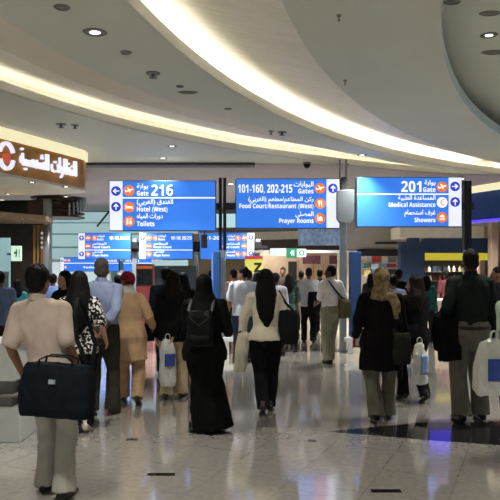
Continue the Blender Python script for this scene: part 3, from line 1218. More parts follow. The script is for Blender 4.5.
# tan partition wall with posters and a doorway, middle of the view
t = thing('shop_wall', 'tan shop wall with a dark doorway behind the crowd', 'wall panel', (0, 22.0, 0))
b = MB()
b.box(.35, 3.6, .2, .35, .001, 2.29)
b.build('panel', TANW, t)
b = MB()
b.box(at(288.5, 22), at(297, 22), .15, .199, .001, 1.9)
b.build('doorway', mat('doorway_dark', '#1c1714', .6), t)
for a, c in ((303, 321), (330, 346)):
    b = MB()
    b.box(at(a, 22), at(c, 22), .15, .199, 1.82, 2.1)
    b.build('poster', mat('poster_maroon', '#6a3a44', .5, var=.5, scale=14), t)
for px in (314, 324, 339):
    b = MB()
    b.box(at(px, 22) - .02, at(px, 22) + .02, .15, .199, .01, 1.8)
    b.build('mullion', WOOD, t)
t = thing('hanging_banner', 'blue translucent banner under the gates 101-160 sign', 'banner', (at(322, 19), 19, 2.32))
b = MB()
b.slab([(-.7 + .1 * k, .03 * math.sin(k * 1.3)) for k in range(15)] + [(-.7 + .1 * k, .03 * math.sin(k * 1.3) + .012) for k in range(14, -1, -1)], .02, .5)
b.build('fabric', mat('banner_blue', '#9dbcff', .5, var=.35, scale=9), t, smooth=False)
for x in (-.68, .68):
    b = MB()
    b.cyl((x, .03, .5), (x, .03, ZC - 2.32 - .003), .008, 8)
    b.build('cord', SILVER, t)

# shop with red and white goods
t = thing('gift_shop', 'grey-fronted shop with a dark lintel, between the totem and the navy shop', 'shop front', (0, 19.5, 0))
b = MB()
b.box(at(346, 19.5), at(398, 19.5), 0, .3, 2.24, 3.1)
b.build('front_band', GREYW, t)
b = MB()
b.box(at(375, 19.5), at(398, 19.5), -.03, -.001, 2.40, 2.46)
b.build('dark_line', BLACK, t)
b = MB()
b.box(at(358, 19.5), at(398, 19.5), -.06, .3, 2.04, 2.239)
b.build('lintel', BLACK, t)
b = MB()
b.box(at(346, 19.5), at(398, 19.5), 1.9, 2.0, .001, 2.239)
b.build('back_wall', mat('gift_back', '#d8ccb4', .7), t)
for x, y in ((3.4, 20.4), (4.0, 20.4)):  # lamps added to light the shop interior
    downlight(x, y, 2.235, .08, True, 'added fill lamp inside the gift shop', 12)
    b = MB()
gx = [(366, 372, 2.06, 1.86, '#d8d0c8'), (372.5, 381, 2.06, 1.86, '#c83c3c'), (382, 388, 2.06, 1.84, '#cfc8a8'), (389, 396, 2.04, 1.84, '#7d7a82'), (364, 370, 1.82, 1.66, '#4c8a80'), (371, 379, 1.82, 1.66, '#c8ccd0'),
      (380, 387, 1.82, 1.64, '#8aa4c0'), (388, 396, 1.82, 1.68, '#a83c48'), (364, 371, 1.62, 1.44, '#b89858'), (372, 380, 1.62, 1.42, '#5878a8'), (381, 388, 1.62, 1.4, '#d8d8e0'), (389, 396, 1.64, 1.42, '#3c3c44')]
for i, (a, c, z1, z0, col) in enumerate(gx):
    t = thing('goods_box', ('beige', 'bright red', 'pale khaki', 'grey', 'sea green', 'light grey', 'sky blue', 'dark red', 'mustard', 'mid blue', 'off-white', 'black')[i] + ' box on the ' + ('top', 'middle', 'lowest')[i // 4] + ' shelf of the gift shop wall', 'box', (at((a + c) / 2, 20.9), 20.9, z0), 0, 'goods in the gift shop')
    w = at(c, 20.9) - at(a, 20.9)
    b = MB()
    b.box(-w / 2, w / 2, 0, .2, .012, z1 - z0)
    b.build('carton', mat('goods_%d' % i, col, .5, var=.4, scale=20), t, bevel=.005)
    b = MB()
    b.box(-w / 2 - .02, w / 2 + .02, -.02, .48, 0, .012)
    b.build('shelf_board', WHITEP, t)

# navy shop with a yellow header
t = thing('navy_shop', 'navy blue shop front with a yellow header strip, behind the man in the dark shirt', 'shop front', (0, 18.4, 0))
X = lambda px: at(px, 18.4)
b = MB()
b.box(X(400), X(424), -.1, .3, .001, 2.42)
b.build('side_panel', NAVYP, t)
b = MB()
b.box(X(408), X(418.5), -.13, .2, 2.42, 2.80)
b.build('post', NAVYP, t)
b = MB()
b.box(X(424), X(490), -.05, .3, 2.12, 2.52)
b.build('top_panel', NAVYP, t)
b = MB()
b.box(X(489), X(494), -.05, .3, .001, 2.5)
b.build('side_panel', NAVYP, t)
b = MB()
b.box(X(425), X(488), .02, .1, 1.90, 2.10)
b.build('yellow_header', glow('yellow_header', '#d8c83c', .6), t)
b = MB()
b.box(X(424), X(489), .92, 1.0, .001, 2.12)
b.build('back_wall', mat('navy_back', '#4a4038', .6, var=.2), t)
for k in range(4):
    b = MB()
    b.box(X(424), X(489), .65, .92, 1.56 - .27 * k, 1.575 - .27 * k)
    b.build('shelf', mat('shelf_wood', '#7a6a58', .5), t)
b = MB()
b.box(4.2, 6.55, -.2, 1.0, 2.53, 2.85)
b.build('cream_band', CREAMP, t)
for px in (435, 455, 475):  # lamps added to brighten the shelves
    downlight(at(px, 18.9), 18.9, 2.11, .07, True, 'small added fill lamp under the header of the navy shop', 6)
t = thing('shop_sign', 'violet-blue lit shop sign mostly hidden behind the gate 201 sign', 'sign', (at(444, 18.2), 18.2, 2.851))
b = MB()
b.box(-.42, .40, .0, .14, 0, .62)
b.build('housing', FRAME, t)
b = MB()
b.box(-.40, .38, -.012, .001, .02, .60)
b.build('lit_face', glow('violet_sign', '#5a50ff', 1.3), t)
cols = ('#c8ccd0', '#b85848', '#5a3a30', '#d8c8a0', '#3c4a5c', '#e4e4e4')
rows = [MATS.get('x')]
protos = []
for i, col in enumerate(cols):
    b = MB()
    if i % 2:
        b.loft([(0, 0, .001), (0, 0, .10), (0, 0, .13), (0, 0, .17)], [.045, .045, .02, .018], nu=12, round_ends=False)
    else:
        b.box(-.05, .05, -.03, .03, .001, .16)
    protos.append((b.mesh('product'), 'product_bottle' if i % 2 else 'product_box', mat('product_%d' % i, col, .4, var=.2)))
for me, nm, m in protos:
    me.materials.append(m)
random.seed(9)
for r in range(4):
    for k in range(12):
        i = random.randrange(6)
        me, nm, m = protos[i]
        o = bpy.data.objects.new(nm, me)
        COL.objects.link(o)
        o.location = (X(427) + .145 * k + random.uniform(-.02, .02), 18.4 + .76, 1.576 - .27 * r)
        word = ('pale grey box', 'brick red bottle', 'brown box', 'cream bottle', 'dark slate box', 'white bottle')[i] + ' on the ' + ('top', 'second', 'third', 'lowest')[r] + ' shelf of the navy shop'
        tag(o, 'small ' + word, 'bottle' if i % 2 else 'box',
            word)
t = thing('sales_counter', 'pale pink sales counter in front of the navy shop', 'counter', (at(436, 16.6), 16.6, 0))
b = MB()
b.box(-.42, .42, 0, .5, .08, .84)
b.build('body', mat('counter_pink', '#cdb4a6', .5), t, bevel=.01)
b = MB()
b.box(-.46, .46, -.04, .54, .84, .88)
b.build('top', CREAMP, t)
b = MB()
b.box(-.4, .4, .03, .48, .001, .08)
b.build('plinth', BLACK, t)
b = MB()
b.box(at(492, 17), at(498, 17), 17, 17.3, .001, 2.855)
struct(b.build('column', mat('column_tan', '#a8907c', .6)))
b = MB()
b.box(6.6, 10, 18.7, 18.9, .001, 2.53)
struct(b.build('wall_side', mat('wall_pinkish', '#b89a8a', .7)))
# curved fascia at the upper right
FR = [(9.5, 14.2), (7.4, 15.4), (6.5, 16.5), (6.0, 17.6), (5.85, 18.1), (5.95, 18.5), (6.3, 18.8), (9.5, 19.0)]
t = thing('shop_fascia', 'curved navy shop fascia with a purple light line, right of the gate 201 sign', 'shop sign', (0, 0, 0))
b = MB()
inner = offset(FR, [.25] * len(FR))
b.slab(FR + inner[::-1], 2.96, 3.70)
b.build('navy_band', mat('fascia_navy', '#1c3f7c', .35, var=.1), t)
b = MB()
b.slab(offset(FR, [-.08] * len(FR)) + inner[::-1], 3.70, ZC - .006)
b.build('cream_cove', CREAMLIT, t)
b = MB()
b.slab(offset(FR, [-.03] * len(FR)) + inner[::-1], 2.90, 2.96)
b.build('purple_light', glow('purple_neon', '#5040ff', 1.5), t)
b = MB()
b.slab(FR, 2.86, 2.90)
b.build('soffit', GREYW, t)
# ------------------------------------------------------------------ people
SKIN = {k: mat('skin_' + k, c, 0.55, var=.05, spec=.35) for k, c in (('light', '#c49a7e'), ('tan', '#a5765a'), ('brown', '#7c5540'), ('dark', '#553828'))}
EYEM = mat('eye_white', '#d8d4cc', .3)
IRIS = mat('eye_iris', '#20150f', .2)
LIPS = mat('lips', '#96584c', .5)
HAIRB = mat('hair_black', '#100d0c', .6, var=.4, scale=40, bump=.5, bscale=120, spec=.15)
HAIRD = mat('hair_dark_brown', '#1d1511', .6, var=.4, scale=40, bump=.5, bscale=120, spec=.15)
HAIRG = mat('hair_greying', '#4a4039', .6, var=.4, scale=60, bump=.5, bscale=120)
SHOEB = mat('shoe_black', '#141213', .35)
SHOEBR = mat('shoe_brown', '#3a2a20', .4)
SHOEW = mat('shoe_pale', '#c8beb4', .5)

SEC_M = [(.82, .150, .108, .0), (.90, .172, .126, -.008), (.98, .165, .120, -.004), (1.08, .155, .106, .004), (1.20, .168, .112, .004), (1.32, .186, .118, .0), (1.40, .180, .104, -.008), (1.455, .135, .080, -.015), (1.495, .072, .064, -.015)]
SEC_F = [(.82, .158, .112, .0), (.90, .178, .130, -.010), (.98, .165, .118, -.006), (1.08, .130, .096, .004), (1.20, .142, .106, .010), (1.30, .158, .112, .010), (1.38, .152, .094, -.004), (1.435, .115, .074, -.012), (1.48, .062, .056, -.012)]


def ik(a, c, l1, l2, hint):
    a, c, hint = Vector(a), Vector(c), Vector(hint)
    d = c - a
    L = min(d.length, (l1 + l2) * .999)
    u = d.normalized()
    x = (l1 * l1 - l2 * l2 + L * L) / (2 * L)
    h = math.sqrt(max(0, l1 * l1 - x * x))
    p = hint - u * hint.dot(u)
    p.normalize()
    return a + u * x + p * h


def person(label, loc, rz, H, sex='m', skin='tan', near=True, w=1.0, lean=0.0, side=0.0, lf=(-.10, .0, .085), rf=(.10, .0, .085), lh=None, rh=None, lel=None, rel=None, head=(0, 0),
           top=None, bottom=None, hair=None, shoes=SHOEB, wear=(), curl=.5, lfp=0.0, rfp=0.0, seed=0.0, group=None):
    """a clothed figure facing local +y, feet on the ground at loc"""
    t = thing('person', label, 'person', (loc[0], loc[1], 0), rz, group)
    s = H / 1.76
    t.scale = (s, s, s)
    fem = sex == 'f'
    SEC = SEC_F if fem else SEC_M
    SEC = [(z, rx * w, ry * w, yc) for z, rx, ry, yc in SEC]
    sh = (.165 if fem else .190) * w
    vox = .0085 if near else .014
    ln = lambda z: lean * max(0, (z - .92) / .6)            # forward shift at a given height

    def pt(x, y, z):
        return Vector((x + side * max(0, (z - .92) / .6), y + ln(z), z))

    lh = Vector(lh) if lh else Vector((-.26 * w - (.01 if not fem else -.02), .03, .84))
    rh = Vector(rh) if rh else Vector((.26 * w + (.01 if not fem else -.02), .03, .84))
    J = {}
    for sd, S, wr, el in (('l', -1, lh, lel), ('r', 1, rh, rel)):
        J['s' + sd] = pt(S * (sh - .005), -.01, 1.425)
        J['w' + sd] = wr
        J['e' + sd] = ik(J['s' + sd], wr, .295, .265, el or (S * .22, -1, -.1))
    for sd, S, an in (('l', -1, Vector(lf)), ('r', 1, Vector(rf))):
        J['h' + sd] = Vector((S * .092 * w, 0, .90))
        J['a' + sd] = an
        J['k' + sd] = ik(J['h' + sd], an, .425, .405, (S * .08, 1, 0))
    ny = ln(1.5)
    HP = Vector((side, -.005 + ny, 1.525))                       # head pivot
    HR = Matrix.Rotation(head[0], 3, 'Z') @ Matrix.Rotation(-head[1], 3, 'X')
    hd = lambda x, y, z: HP + HR @ Vector((x, y + .005, z - 1.525))

    # --- body: one continuous surface
    b = MB()
    k = .86
    b.loft([pt(0, yc, z) for z, rx, ry, yc in SEC[1:]], [(rx * k, ry * k) for z, rx, ry, yc in SEC[1:]], nu=20, round_ends=False)
    b.loft([pt(0, -.02, 1.44), pt(0, -.012, 1.50), hd(0, -.005, 1.56), hd(0, 0, 1.61)], [.062, .054 if not fem else .047, .052 if not fem else .046, .05], nu=14)
    b.ell(hd(0, -.008, 1.658), (.073, .094, .100), HR)
    b.ell(hd(0, .034, 1.600), (.058, .066, .078), HR)
    b.ell(hd(0, .066, 1.548), (.032, .030, .026), HR)
    b.loft([hd(0, .088, 1.638), hd(0, .104, 1.612), hd(0, .112, 1.592)], [.010, .013, .017], nu=8)
    b.loft([hd(-.045, .080, 1.652), hd(0, .092, 1.650), hd(.045, .080, 1.652)], [.011, .012, .011], nu=8)
    for S in (-1, 1):
        b.ell(hd(S * .076, -.008, 1.612), (.013, .024, .034), HR, nu=10, nv=8)
    for sd, S in (('l', -1), ('r', 1)):
        a, e, wr = J['s' + sd], J['e' + sd], J['w' + sd]
        g = .88 if fem else 1.0
        b.loft([a, a.lerp(e, .5), e, e.lerp(wr, .3), wr], [.050 * g, .044 * g, .037 * g, .038 * g, .026 * g], nu=12)
        # hand: palm, four unequal fingers with two bends, thumb from the palm's side
        D = (wr - e).normalized()
        N = Vector((-S, 0, 0)) - D * (-S * D.x)
        N = N.normalized() if N.length > .05 else Vector((0, 1, 0))
        Q = D.cross(N) * S
        if Q.y < 0 and abs(Q.y) > .2:
            Q = -Q
        b.loft([wr, wr + D * .045, wr + D * .088], [(.026, .018), (.037, .017), (.038, .014)], nu=12, ref=Q)
        for i, (o, L_) in enumerate(((.031, .070), (.0105, .080), (-.0105, .075), (-.031, .058))):
            p0 = wr + D * .078 + Q * o
            d1 = (D + N * curl * .45).normalized()
            d2 = (D + N * curl * 1.3).normalized()
            p1 = p0 + d1 * L_ * .55
            b.loft([p0, p1, p1 + d2 * L_ * .5], [.0098, .0092, .008], nu=8)
        p0 = wr + D * .03 + Q * .028
        d1 = (D * .75 + Q * .65 + N * .25).normalized()
        p1 = p0 + d1 * .042
        b.loft([p0, p1, p1 + (D + N * .4 + Q * .1).normalized() * .032], [.013, .011, .009], nu=8)
    for sd, S in (('l', -1), ('r', 1)):
        h, kn, an = J['h' + sd], J['k' + sd], J['a' + sd]
        b.loft([h, h.lerp(kn, .5), kn, kn.lerp(an, .3), an], [.078 * w, .064 * w, .048, .048, .034], nu=12)
        b.loft([an + Vector((0, -.03, -.03)), an + Vector((0, .04, -.035)), an + Vector((0, .13, -.055))], [(.028, .03), (.034, .03), (.036, .016)], nu=10)
    ex = MB()
    for S in (-1, 1):
        ex.ell(hd(S * .030, .082, 1.628), (.013, .010, .008), HR, nu=10, nv=6, mi=1)
        ex.ell(hd(S * .030, .0885, 1.628), (.0055, .0045, .0055), HR, nu=8, nv=6, mi=2)
    ex.ell(hd(0, .0955, 1.567), (.022, .008, .007), HR, nu=10, nv=6, mi=3)
    body = b.skin('body', [SKIN[skin], EYEM, IRIS, LIPS], t, vox, 2, extra=ex)

    # --- clothes
    if top:
        m, sl, zb, ease = top[:4]
        flare = top[4] if len(top) > 4 else 0.0
        b = MB()
        ss = [q for q in SEC if q[0] > zb + .02]
        q0 = next(q for q in SEC if q[0] >= zb) if zb > .82 else SEC[0]
        pts = [pt(0, q0[3], zb)] + [pt(0, q[3], q[0]) for q in ss]
        rr = [(q0[1] + ease + flare, q0[2] + ease + flare)] + [(q[1] + ease + (flare * max(0, (1.1 - q[0]) / (1.1 - zb)) if zb < 1.1 else 0), q[2] + ease + (flare * max(0, (1.1 - q[0]) / (1.1 - zb)) if zb < 1.1 else 0)) for q in ss]
        b.loft(pts, rr, nu=24, round_ends=False)
        # yoke over the shoulders and collar
        b.loft([pt(-sh, -.012, 1.418), pt(-.07, -.015, 1.462), pt(.07, -.015, 1.462), pt(sh, -.012, 1.418)], [(.058 + ease * .4, .058 + ease * .4), (.058, .05), (.058, .05), (.058 + ease * .4, .058 + ease * .4)], nu=14, ref=(0, 1, 0))
        if sl != 'none':
            for sd in 'lr':
                a, e, wr = J['s' + sd], J['e' + sd], J['w' + sd]
                if sl == 'short':
                    c = a.lerp(e, .86)
                    b.loft([a, a.lerp(e, .45), c], [.058 + ease * .4, .058 + ease * .5, .062 + ease * .5], nu=14)
                elif sl == 'rolled':
                    b.loft([a, a.lerp(e, .5), e, e.lerp(wr, .35)], [.056 + ease * .4, .054 + ease * .5, .050 + ease * .5, .048 + ease * .5], nu=14)
                else:
                    b.loft([a, a.lerp(e, .5), e, e.lerp(wr, .5), wr.lerp(e, .02)], [.056 + ease * .4, .052 + ease * .5, .047 + ease * .5, .045 + ease * .4, .041 + ease * .3], nu=14)
        b.skin('shirt' if flare < .02 else 'tunic', m, t, vox * 1.15, 3, fold=.013, seed=seed + 1)
        if len(top) > 5 and top[5]:
            b = MB()
            n = 20
            for z0, z1, r0, r1 in ((1.485, 1.535, .074, .064),):
                rings = []
                for z, r in ((z0, r0), (z1, r1), (z1 - .004, r1 - .008), (z0, r0 - .012)):
                    rings.append([pt(r * math.cos(2 * PI * i / n), -.014 + r * .98 * math.sin(2 * PI * i / n) - (z - 1.485) * .1, z + .012 * -math.sin(2 * PI * i / n)) for i in range(n + 1)])
                for r0_, r1_ in zip(rings, rings[1:]):
                    b.strip(r0_, r1_)
            b.build('collar', m, t, smooth=True)
    if bottom:
        kind, m, ease = bottom[:3]
        b = MB()
        if kind == 'trousers':
            hem = bottom[3] if len(bottom) > 3 else .080
            zt = 1.02
            untucked = bool(top) and top[2] < .90
            te = lambda z: ((.004 if untucked else .036) if z > .88 else ease)
            ss = [q for q in SEC if q[0] < zt]
            b.loft([Vector((0, q[3], q[0])) for q in ss] + [Vector((0, 0, zt))], [(q[1] + te(q[0]), q[2] + te(q[0])) for q in ss] + [(ss[-1][1] + te(1.0) - .008, ss[-1][2] + te(1.0) - .008)], nu=22, round_ends=False)
            b.ell((0, -.006, .80), (.115 * w, .098 * w + ease * .5, .085), nu=18)
            for sd, S in (('l', -1), ('r', 1)):
                h, kn, an = J['h' + sd], J['k' + sd], J['a' + sd]
                lo = an + (an - kn).normalized() * .03
                b.loft([h + Vector((0, 0, .02)), h.lerp(kn, .35), h.lerp(kn, .75), kn, kn.lerp(an, .35), kn.lerp(an, .75), lo],
                       [(.098 * w + ease, .104 * w + ease), .088 * w + ease, .072 * w + ease, .066 + ease * .9, .068 + ease * .8, hem * .92, hem], nu=16, round_ends=False)
        elif kind == 'skirt':
            z1, rx, ry, dy = bottom[3:7]
            dx = bottom[7] if len(bottom) > 7 else 0
            b.loft([Vector((dx, dy, z1)), Vector((dx * .6, dy * .7, .30)), Vector((dx * .2, dy * .3, .60)), Vector((0, -.005, .90)), Vector((0, 0, 1.04))], [(rx, ry), (rx * .88, ry * .88), (.185, .15), (.192 * w + ease, .146 + ease), (.15 * w + ease, .112 + ease)], nu=26, round_ends=False)
        b.skin(kind, m, t, vox * 1.15, 3, fold=.016, fscale=(11, 11, 3.4), seed=seed + 5)
    for i, (nm, m, fn) in enumerate(wear):
        b = MB()
        fn(b, pt, hd, J, HR)
        b.skin(nm, m, t, vox * 1.1, 3, fold=.007, seed=seed + 7 + i)
    # --- hair
    if hair:
        kind, m = hair
        b = MB()
        if kind in ('short', 'crop'):
            g = .004 if kind == 'crop' else .012
            b.ell(hd(0, -.018, 1.680), (.078 + g * .7, .092 + g * .5, .086 + g), HR, nu=20, nv=14)
            b.ell(hd(0, -.052, 1.620), (.070 + g * .4, .052 + g * .5, .066), HR)
        elif kind == 'long':
            b.ell(hd(0, -.022, 1.682), (.092, .100, .094), HR, nu=20, nv=14)
            b.loft([hd(0, -.045, 1.68), hd(0, -.065, 1.56), pt(0, -.105, 1.44), pt(0, -.135, 1.30), pt(.01, -.135, 1.17), pt(.015, -.125, 1.08)], [(.094, .080), (.105, .075), (.125, .062), (.115, .05), (.085, .04), (.03, .022)], nu=18)
            for S in (-1, 1):
                b.loft([hd(S * .072, .0, 1.66), hd(S * .088, -.015, 1.57), pt(S * .105, -.055, 1.44)], [.026, .032, .035], nu=10)
        elif kind == 'shoulder':
            b.ell(hd(0, -.022, 1.680), (.088, .098, .092), HR, nu=20, nv=14)
            b.loft([hd(0, -.04, 1.68), hd(0, -.06, 1.56), pt(0, -.09, 1.44), pt(0, -.105, 1.36)], [(.09, .078), (.105, .072), (.12, .055), (.08, .03)], nu=18)
            for S in (-1, 1):
                b.loft([hd(S * .07, .01, 1.66), hd(S * .086, .0, 1.57), pt(S * .095, -.03, 1.45)], [.024, .03, .03], nu=10)
        b.skin('hair', m, t, vox, 2, fold=.007, fscale=(40, 40, 6), seed=seed)
    # --- shoes
    for sd, S, fp in (('l', -1, lfp), ('r', 1, rfp)):
        if not shoes:
            break
        an = J['a' + sd]
        M = Matrix.Translation(an) @ Matrix.Rotation(fp, 4, 'X')
        b = MB()
        prof = [(-.088, -.052, .024, .030), (-.075, -.046, .033, .038), (-.02, -.045, .037, .040), (.05, -.052, .040, .033), (.12, -.060, .047, .025), (.165, -.064, .040, .020), (.19, -.067, .022, .014)]
        b.loft([M @ Vector((S * .012 * (y + .08) * 6, y, z)) for y, z, rx, rz_ in prof], [(rx, rz_) for y, z, rx, rz_ in prof], nu=16, round_ends=False)
        b.loft([M @ Vector((0, -.035, .03)), M @ Vector((0, -.03, -.03))], [.042, .046], nu=14)
        b.skin('shoe', shoes, t, .008, 2)
    t['skeleton_scale'] = s
    return t


def Lp(t, x, y, z):
    """a point of a person's local frame in world coordinates"""
    s = t.scale[0]
    c, q = math.cos(t.rotation_euler.z), math.sin(t.rotation_euler.z)
    return Vector((t.location.x + s * (x * c - y * q), t.location.y + s * (x * q + y * c), s * z))


# garments reused by several people
def scarf(tail=None, big=1.0):
    def fn(b, pt, hd, J, HR):
        b.ell(hd(0, -.026, 1.672), (.094 * big, .108 * big, .108 * big), HR, nu=20, nv=14)
        b.loft([hd(0, -.03, 1.66), hd(0, -.035, 1.57), pt(0, -.03, 1.49), pt(0, -.03, 1.42)], [(.090 * big, .092 * big), (.088, .086), (.12, .09), (.165, .105)], nu=20)
        if tail:
            b.loft([pt(*tail[0]), pt(*tail[1]), pt(*tail[2])], [(.06, .03), (.055, .025), (.04, .02)], nu=14)
    return fn


def veil(b, pt, hd, J, HR):
    """black head veil falling over the shoulders"""
    b.ell(hd(0, -.03, 1.672), (.094, .112, .106), HR, nu=20, nv=14)
    b.loft([hd(0, -.035, 1.67), hd(0, -.045, 1.56), pt(0, -.04, 1.47), pt(0, -.04, 1.36), pt(0, -.05, 1.22)], [(.092, .098), (.10, .092), (.155, .108), (.205, .135), (.215, .14)], nu=22)


def turban(b, pt, hd, J, HR):
    for i in range(9):
        a = 2 * PI * i / 9
        b.ell(hd(.052 * math.cos(a), -.012 + .066 * math.sin(a), 1.700 + .018 * math.sin(a * 2 + 1)), (.050, .052, .042), HR, nu=12, nv=8)
    b.ell(hd(0, -.015, 1.735), (.085, .10, .05), HR)
    b.loft([hd(.06, -.05, 1.69), hd(.03, -.10, 1.66), hd(-.06, -.085, 1.675)], [.036, .04, .032], nu=12)


def neck_cloth(b, pt, hd, J, HR):
    b.loft([hd(0, -.045, 1.63), hd(.01, -.065, 1.57), pt(.02, -.065, 1.50), pt(.06, -.055, 1.44)], [(.068, .04), (.080, .05), (.10, .065), (.11, .05)], nu=16)


def belt(m_ease=.0, w=1.0):
    def fn(b, pt, hd, J, HR):
        pass
    return fn


MAT = cloth
# 1 nearest man, left: striped pinkish shirt, pale grey trousers, black holdall
p1 = person('man in pale pink checked short-sleeved shirt with a black holdall at his side', (-1.455, 4.80), R(-6), 1.70, 'm', 'brown', lean=.02, side=-.12, w=.92,
            lf=(-.09, .10, .085), rf=(.11, -.06, .085), lh=(-.30, .10, .93), rh=(.17, .10, .95), head=(R(-4), R(-3)),
            top=(MAT('shirt_pink_check', '#cbb8a8', 'plaid', '#aea196', 26, .4), 'short', .97, .026, .0, True), bottom=('trousers', MAT('trousers_pale_grey', '#a8a59a'), .016, .092),
            hair=('short', HAIRB), seed=1)
# 2 woman in black and white print
p2 = person('long-haired woman in black and white print top and black trousers', (-1.77, 6.75), R(4), 1.64, 'f', 'light', w=1.02, lf=(-.09, .12, .085), rf=(.09, -.10, .10), rfp=R(-18),
            lh=(-.22, .14, .92), rh=(.27, .12, .98), top=(MAT('top_print', '#1a1a1a', 'print', '#d8d6cf', 38), 'short', .86, .02, .02), bottom=('trousers', MAT('trousers_black', '#141416'), .012, .085),
            hair=('long', HAIRB), shoes=SHOEW, seed=2)
# 3 man in blue striped shirt, hands clasped behind his back
p3 = person('greying man in blue striped shirt clasping his hands behind his back', (-1.70, 7.45), R(-4), 1.79, 'm', 'brown', lean=.01, lf=(-.11, -.03, .085), rf=(.11, .06, .085),
            lh=(-.05, -.20, .98), rh=(.06, -.205, .95), lel=(-1, -.55, 0), rel=(1, -.55, 0),
            top=(MAT('shirt_blue_stripe', '#7f8fb4', 'stripe', '#c4cbe0', 34, .8), 'rolled', .97, .022, .0, True), bottom=('trousers', MAT('trousers_olive', '#3f3d33'), .016, .09), hair=('crop', HAIRG), seed=3)
# 4 stooped man in beige tunic and dark red turban
BEIGE = MAT('cloth_beige', '#c6a480')
p4 = person('man in beige tunic and trousers with a dark red turban', (-1.48, 8.05), R(6), 1.62, 'm', 'brown', side=-.07, w=1.0, lean=.10, lf=(-.10, .16, .085), rf=(.10, -.16, .125), rfp=R(-32),
            lh=(-.22, .22, 1.02), rh=(.28, .22, 1.02), head=(R(35), R(-14)), top=(BEIGE, 'long', .60, .03, .05), bottom=('trousers', BEIGE, .03, .085), hair=None, shoes=SHOEBR,
            wear=(('turban', MAT('turban_red', '#7a1f2a', 'print', '#4c1018', 30), turban), ('neck_cloth', MAT('cloth_white', '#cfcabc'), neck_cloth)), seed=4)
# 5 man in dark jacket
p5 = person('man in a dark blue-grey jacket carrying a small dark bag', (-1.30, 10.1), R(0), 1.68, 'm', 'brown', near=False, w=1.05, lf=(-.1, .1, .085), rf=(.1, -.1, .1), top=(MAT('jacket_dark_blue', '#2a3440'), 'long', .84, .03, .01), bottom=('trousers', MAT('trousers_charcoal', '#2b2c30'), .016),
            hair=('short', HAIRB), seed=5)
# 6 woman in black top and cream trousers with white plastic bag
p6 = person('woman in black top and cream trousers carrying a white plastic bag', (-.99, 8.4), R(-3), 1.63, 'f', 'light', w=1.08, lf=(-.09, -.06, .09), rf=(.10, .10, .085), rh=(.04, -.20, .90), rel=(1, -.6, 0), lh=(-.25, .08, .86), lfp=R(-10),
            top=(MAT('top_black', '#121214'), 'long', .82, .03, .03), bottom=('trousers', MAT('trousers_cream', '#cdb998'), .022, .095), hair=('shoulder', HAIRB), shoes=SHOEBR, seed=6)
# 7 woman in black abaya with a backpack
ABAYA = MAT('abaya_black', '#09090a', rough=.7)
p7 = person('woman in a long black abaya and veil wearing a black backpack', (-.47, 6.75), R(-5), 1.61, 'f', 'light', w=1.16, lf=(-.12, -.08, .07), rf=(.10, .08, .07), lh=(-.16, .26, 1.06), rh=(.24, .22, 1.08), head=(0, R(-4)),
            top=(ABAYA, 'long', .80, .035, .03), bottom=('skirt', ABAYA, .025, .03, .25, .225, -.02, .09), hair=None, wear=(('veil', ABAYA, veil),), seed=7)
# 8 man in white T-shirt and jeans
p8 = person('man in white T-shirt and blue jeans with his head turned left', (-.12, 11.6), R(8), 1.70, 'm', 'tan', near=False, w=1.1, top=(MAT('tshirt_white', '#cfd6e6'), 'short', .86, .024, .01), bottom=('trousers', MAT('jeans', '#2c3c54'), .016), head=(R(55), 0),
            hair=('short', HAIRB), rh=(.27, .12, .92), seed=8)
# 9 woman in cream sweater
p9 = person('long-haired woman in cream sweater and black trousers with a black shoulder bag', (.185, 7.55), R(-2), 1.66, 'f', 'light', w=1.02, lf=(-.03, -.16, .115), rf=(.05, .16, .085), lfp=R(-28), lh=(-.29, .08, .90), rh=(.24, .12, .90), lel=(-.9, -.6, 0),
            top=(MAT('sweater_cream', '#e2d8c2'), 'long', .895, .026, .01), bottom=('trousers', MAT('trousers_black', '#141416'), .02, .078), hair=('long', HAIRB), shoes=SHOEBR, seed=9)
# 10 woman in dark green top
p10 = person('long-haired woman in dark green top beyond the shoulder bag', (.79, 13.0), R(-10), 1.56, 'f', 'light', near=False, top=(MAT('top_green', '#2c3f3a', 'print', '#4a5f58', 20), 'short', .86, .025, .02), bottom=('trousers', MAT('trousers_black', '#141416'), .014), hair=('shoulder', HAIRB), seed=10)
# 11 man in white T-shirt with a dark bag
p11 = person('man in white T-shirt with printed shoulders holding a dark backpack', (1.32, 14.6), R(0), 1.68, 'm', 'brown', near=False, w=1.05, top=(MAT('tshirt_white2', '#c8c8d0'), 'short', .86, .026, .01), bottom=('trousers', MAT('trousers_black', '#141416'), .016), hair=('crop', HAIRD), lf=(-.1, .08, .085), rf=(.1, -.08, .085), seed=11)
# 12 man in white shirt, half turned left, strap and olive bag
p12 = person('man in white shirt and grey-green trousers with an olive bag slung across', (1.43, 11.55), R(24), 1.73, 'm', 'dark', w=.95, lf=(-.09, -.10, .085), rf=(.10, .20, .085), lh=(-.16, .26, 1.05), rh=(.26, .12, .95), head=(R(38), R(-2)),
             top=(MAT('shirt_white', '#d4d0d2'), 'short', .97, .026, .0, True), bottom=('trousers', MAT('trousers_sage', '#7c7c68'), .022, .10), hair=('crop', HAIRB), seed=12)
# 13 woman in tan headscarf and long black coat
p13 = person('woman in tan headscarf, long black coat and grey trousers', (1.44, 7.15), R(-2), 1.67, 'f', 'light', w=1.18, lf=(-.07, -.10, .10), rf=(.10, .12, .085), lfp=R(-15), lh=(-.27, .16, .98), rh=(.30, .10, .86),
             top=(MAT('coat_black', '#131012'), 'long', .60, .034, .035), bottom=('trousers', MAT('trousers_grey_green', '#6a675a'), .02, .10), hair=None,
             wear=(('headscarf', MAT('scarf_tan', '#8f7a5a', 'print', '#6f5c42', 22), scarf(((.10, -.115, 1.47), (.145, -.145, 1.36), (.16, -.14, 1.20)), 1.05)),), seed=13)
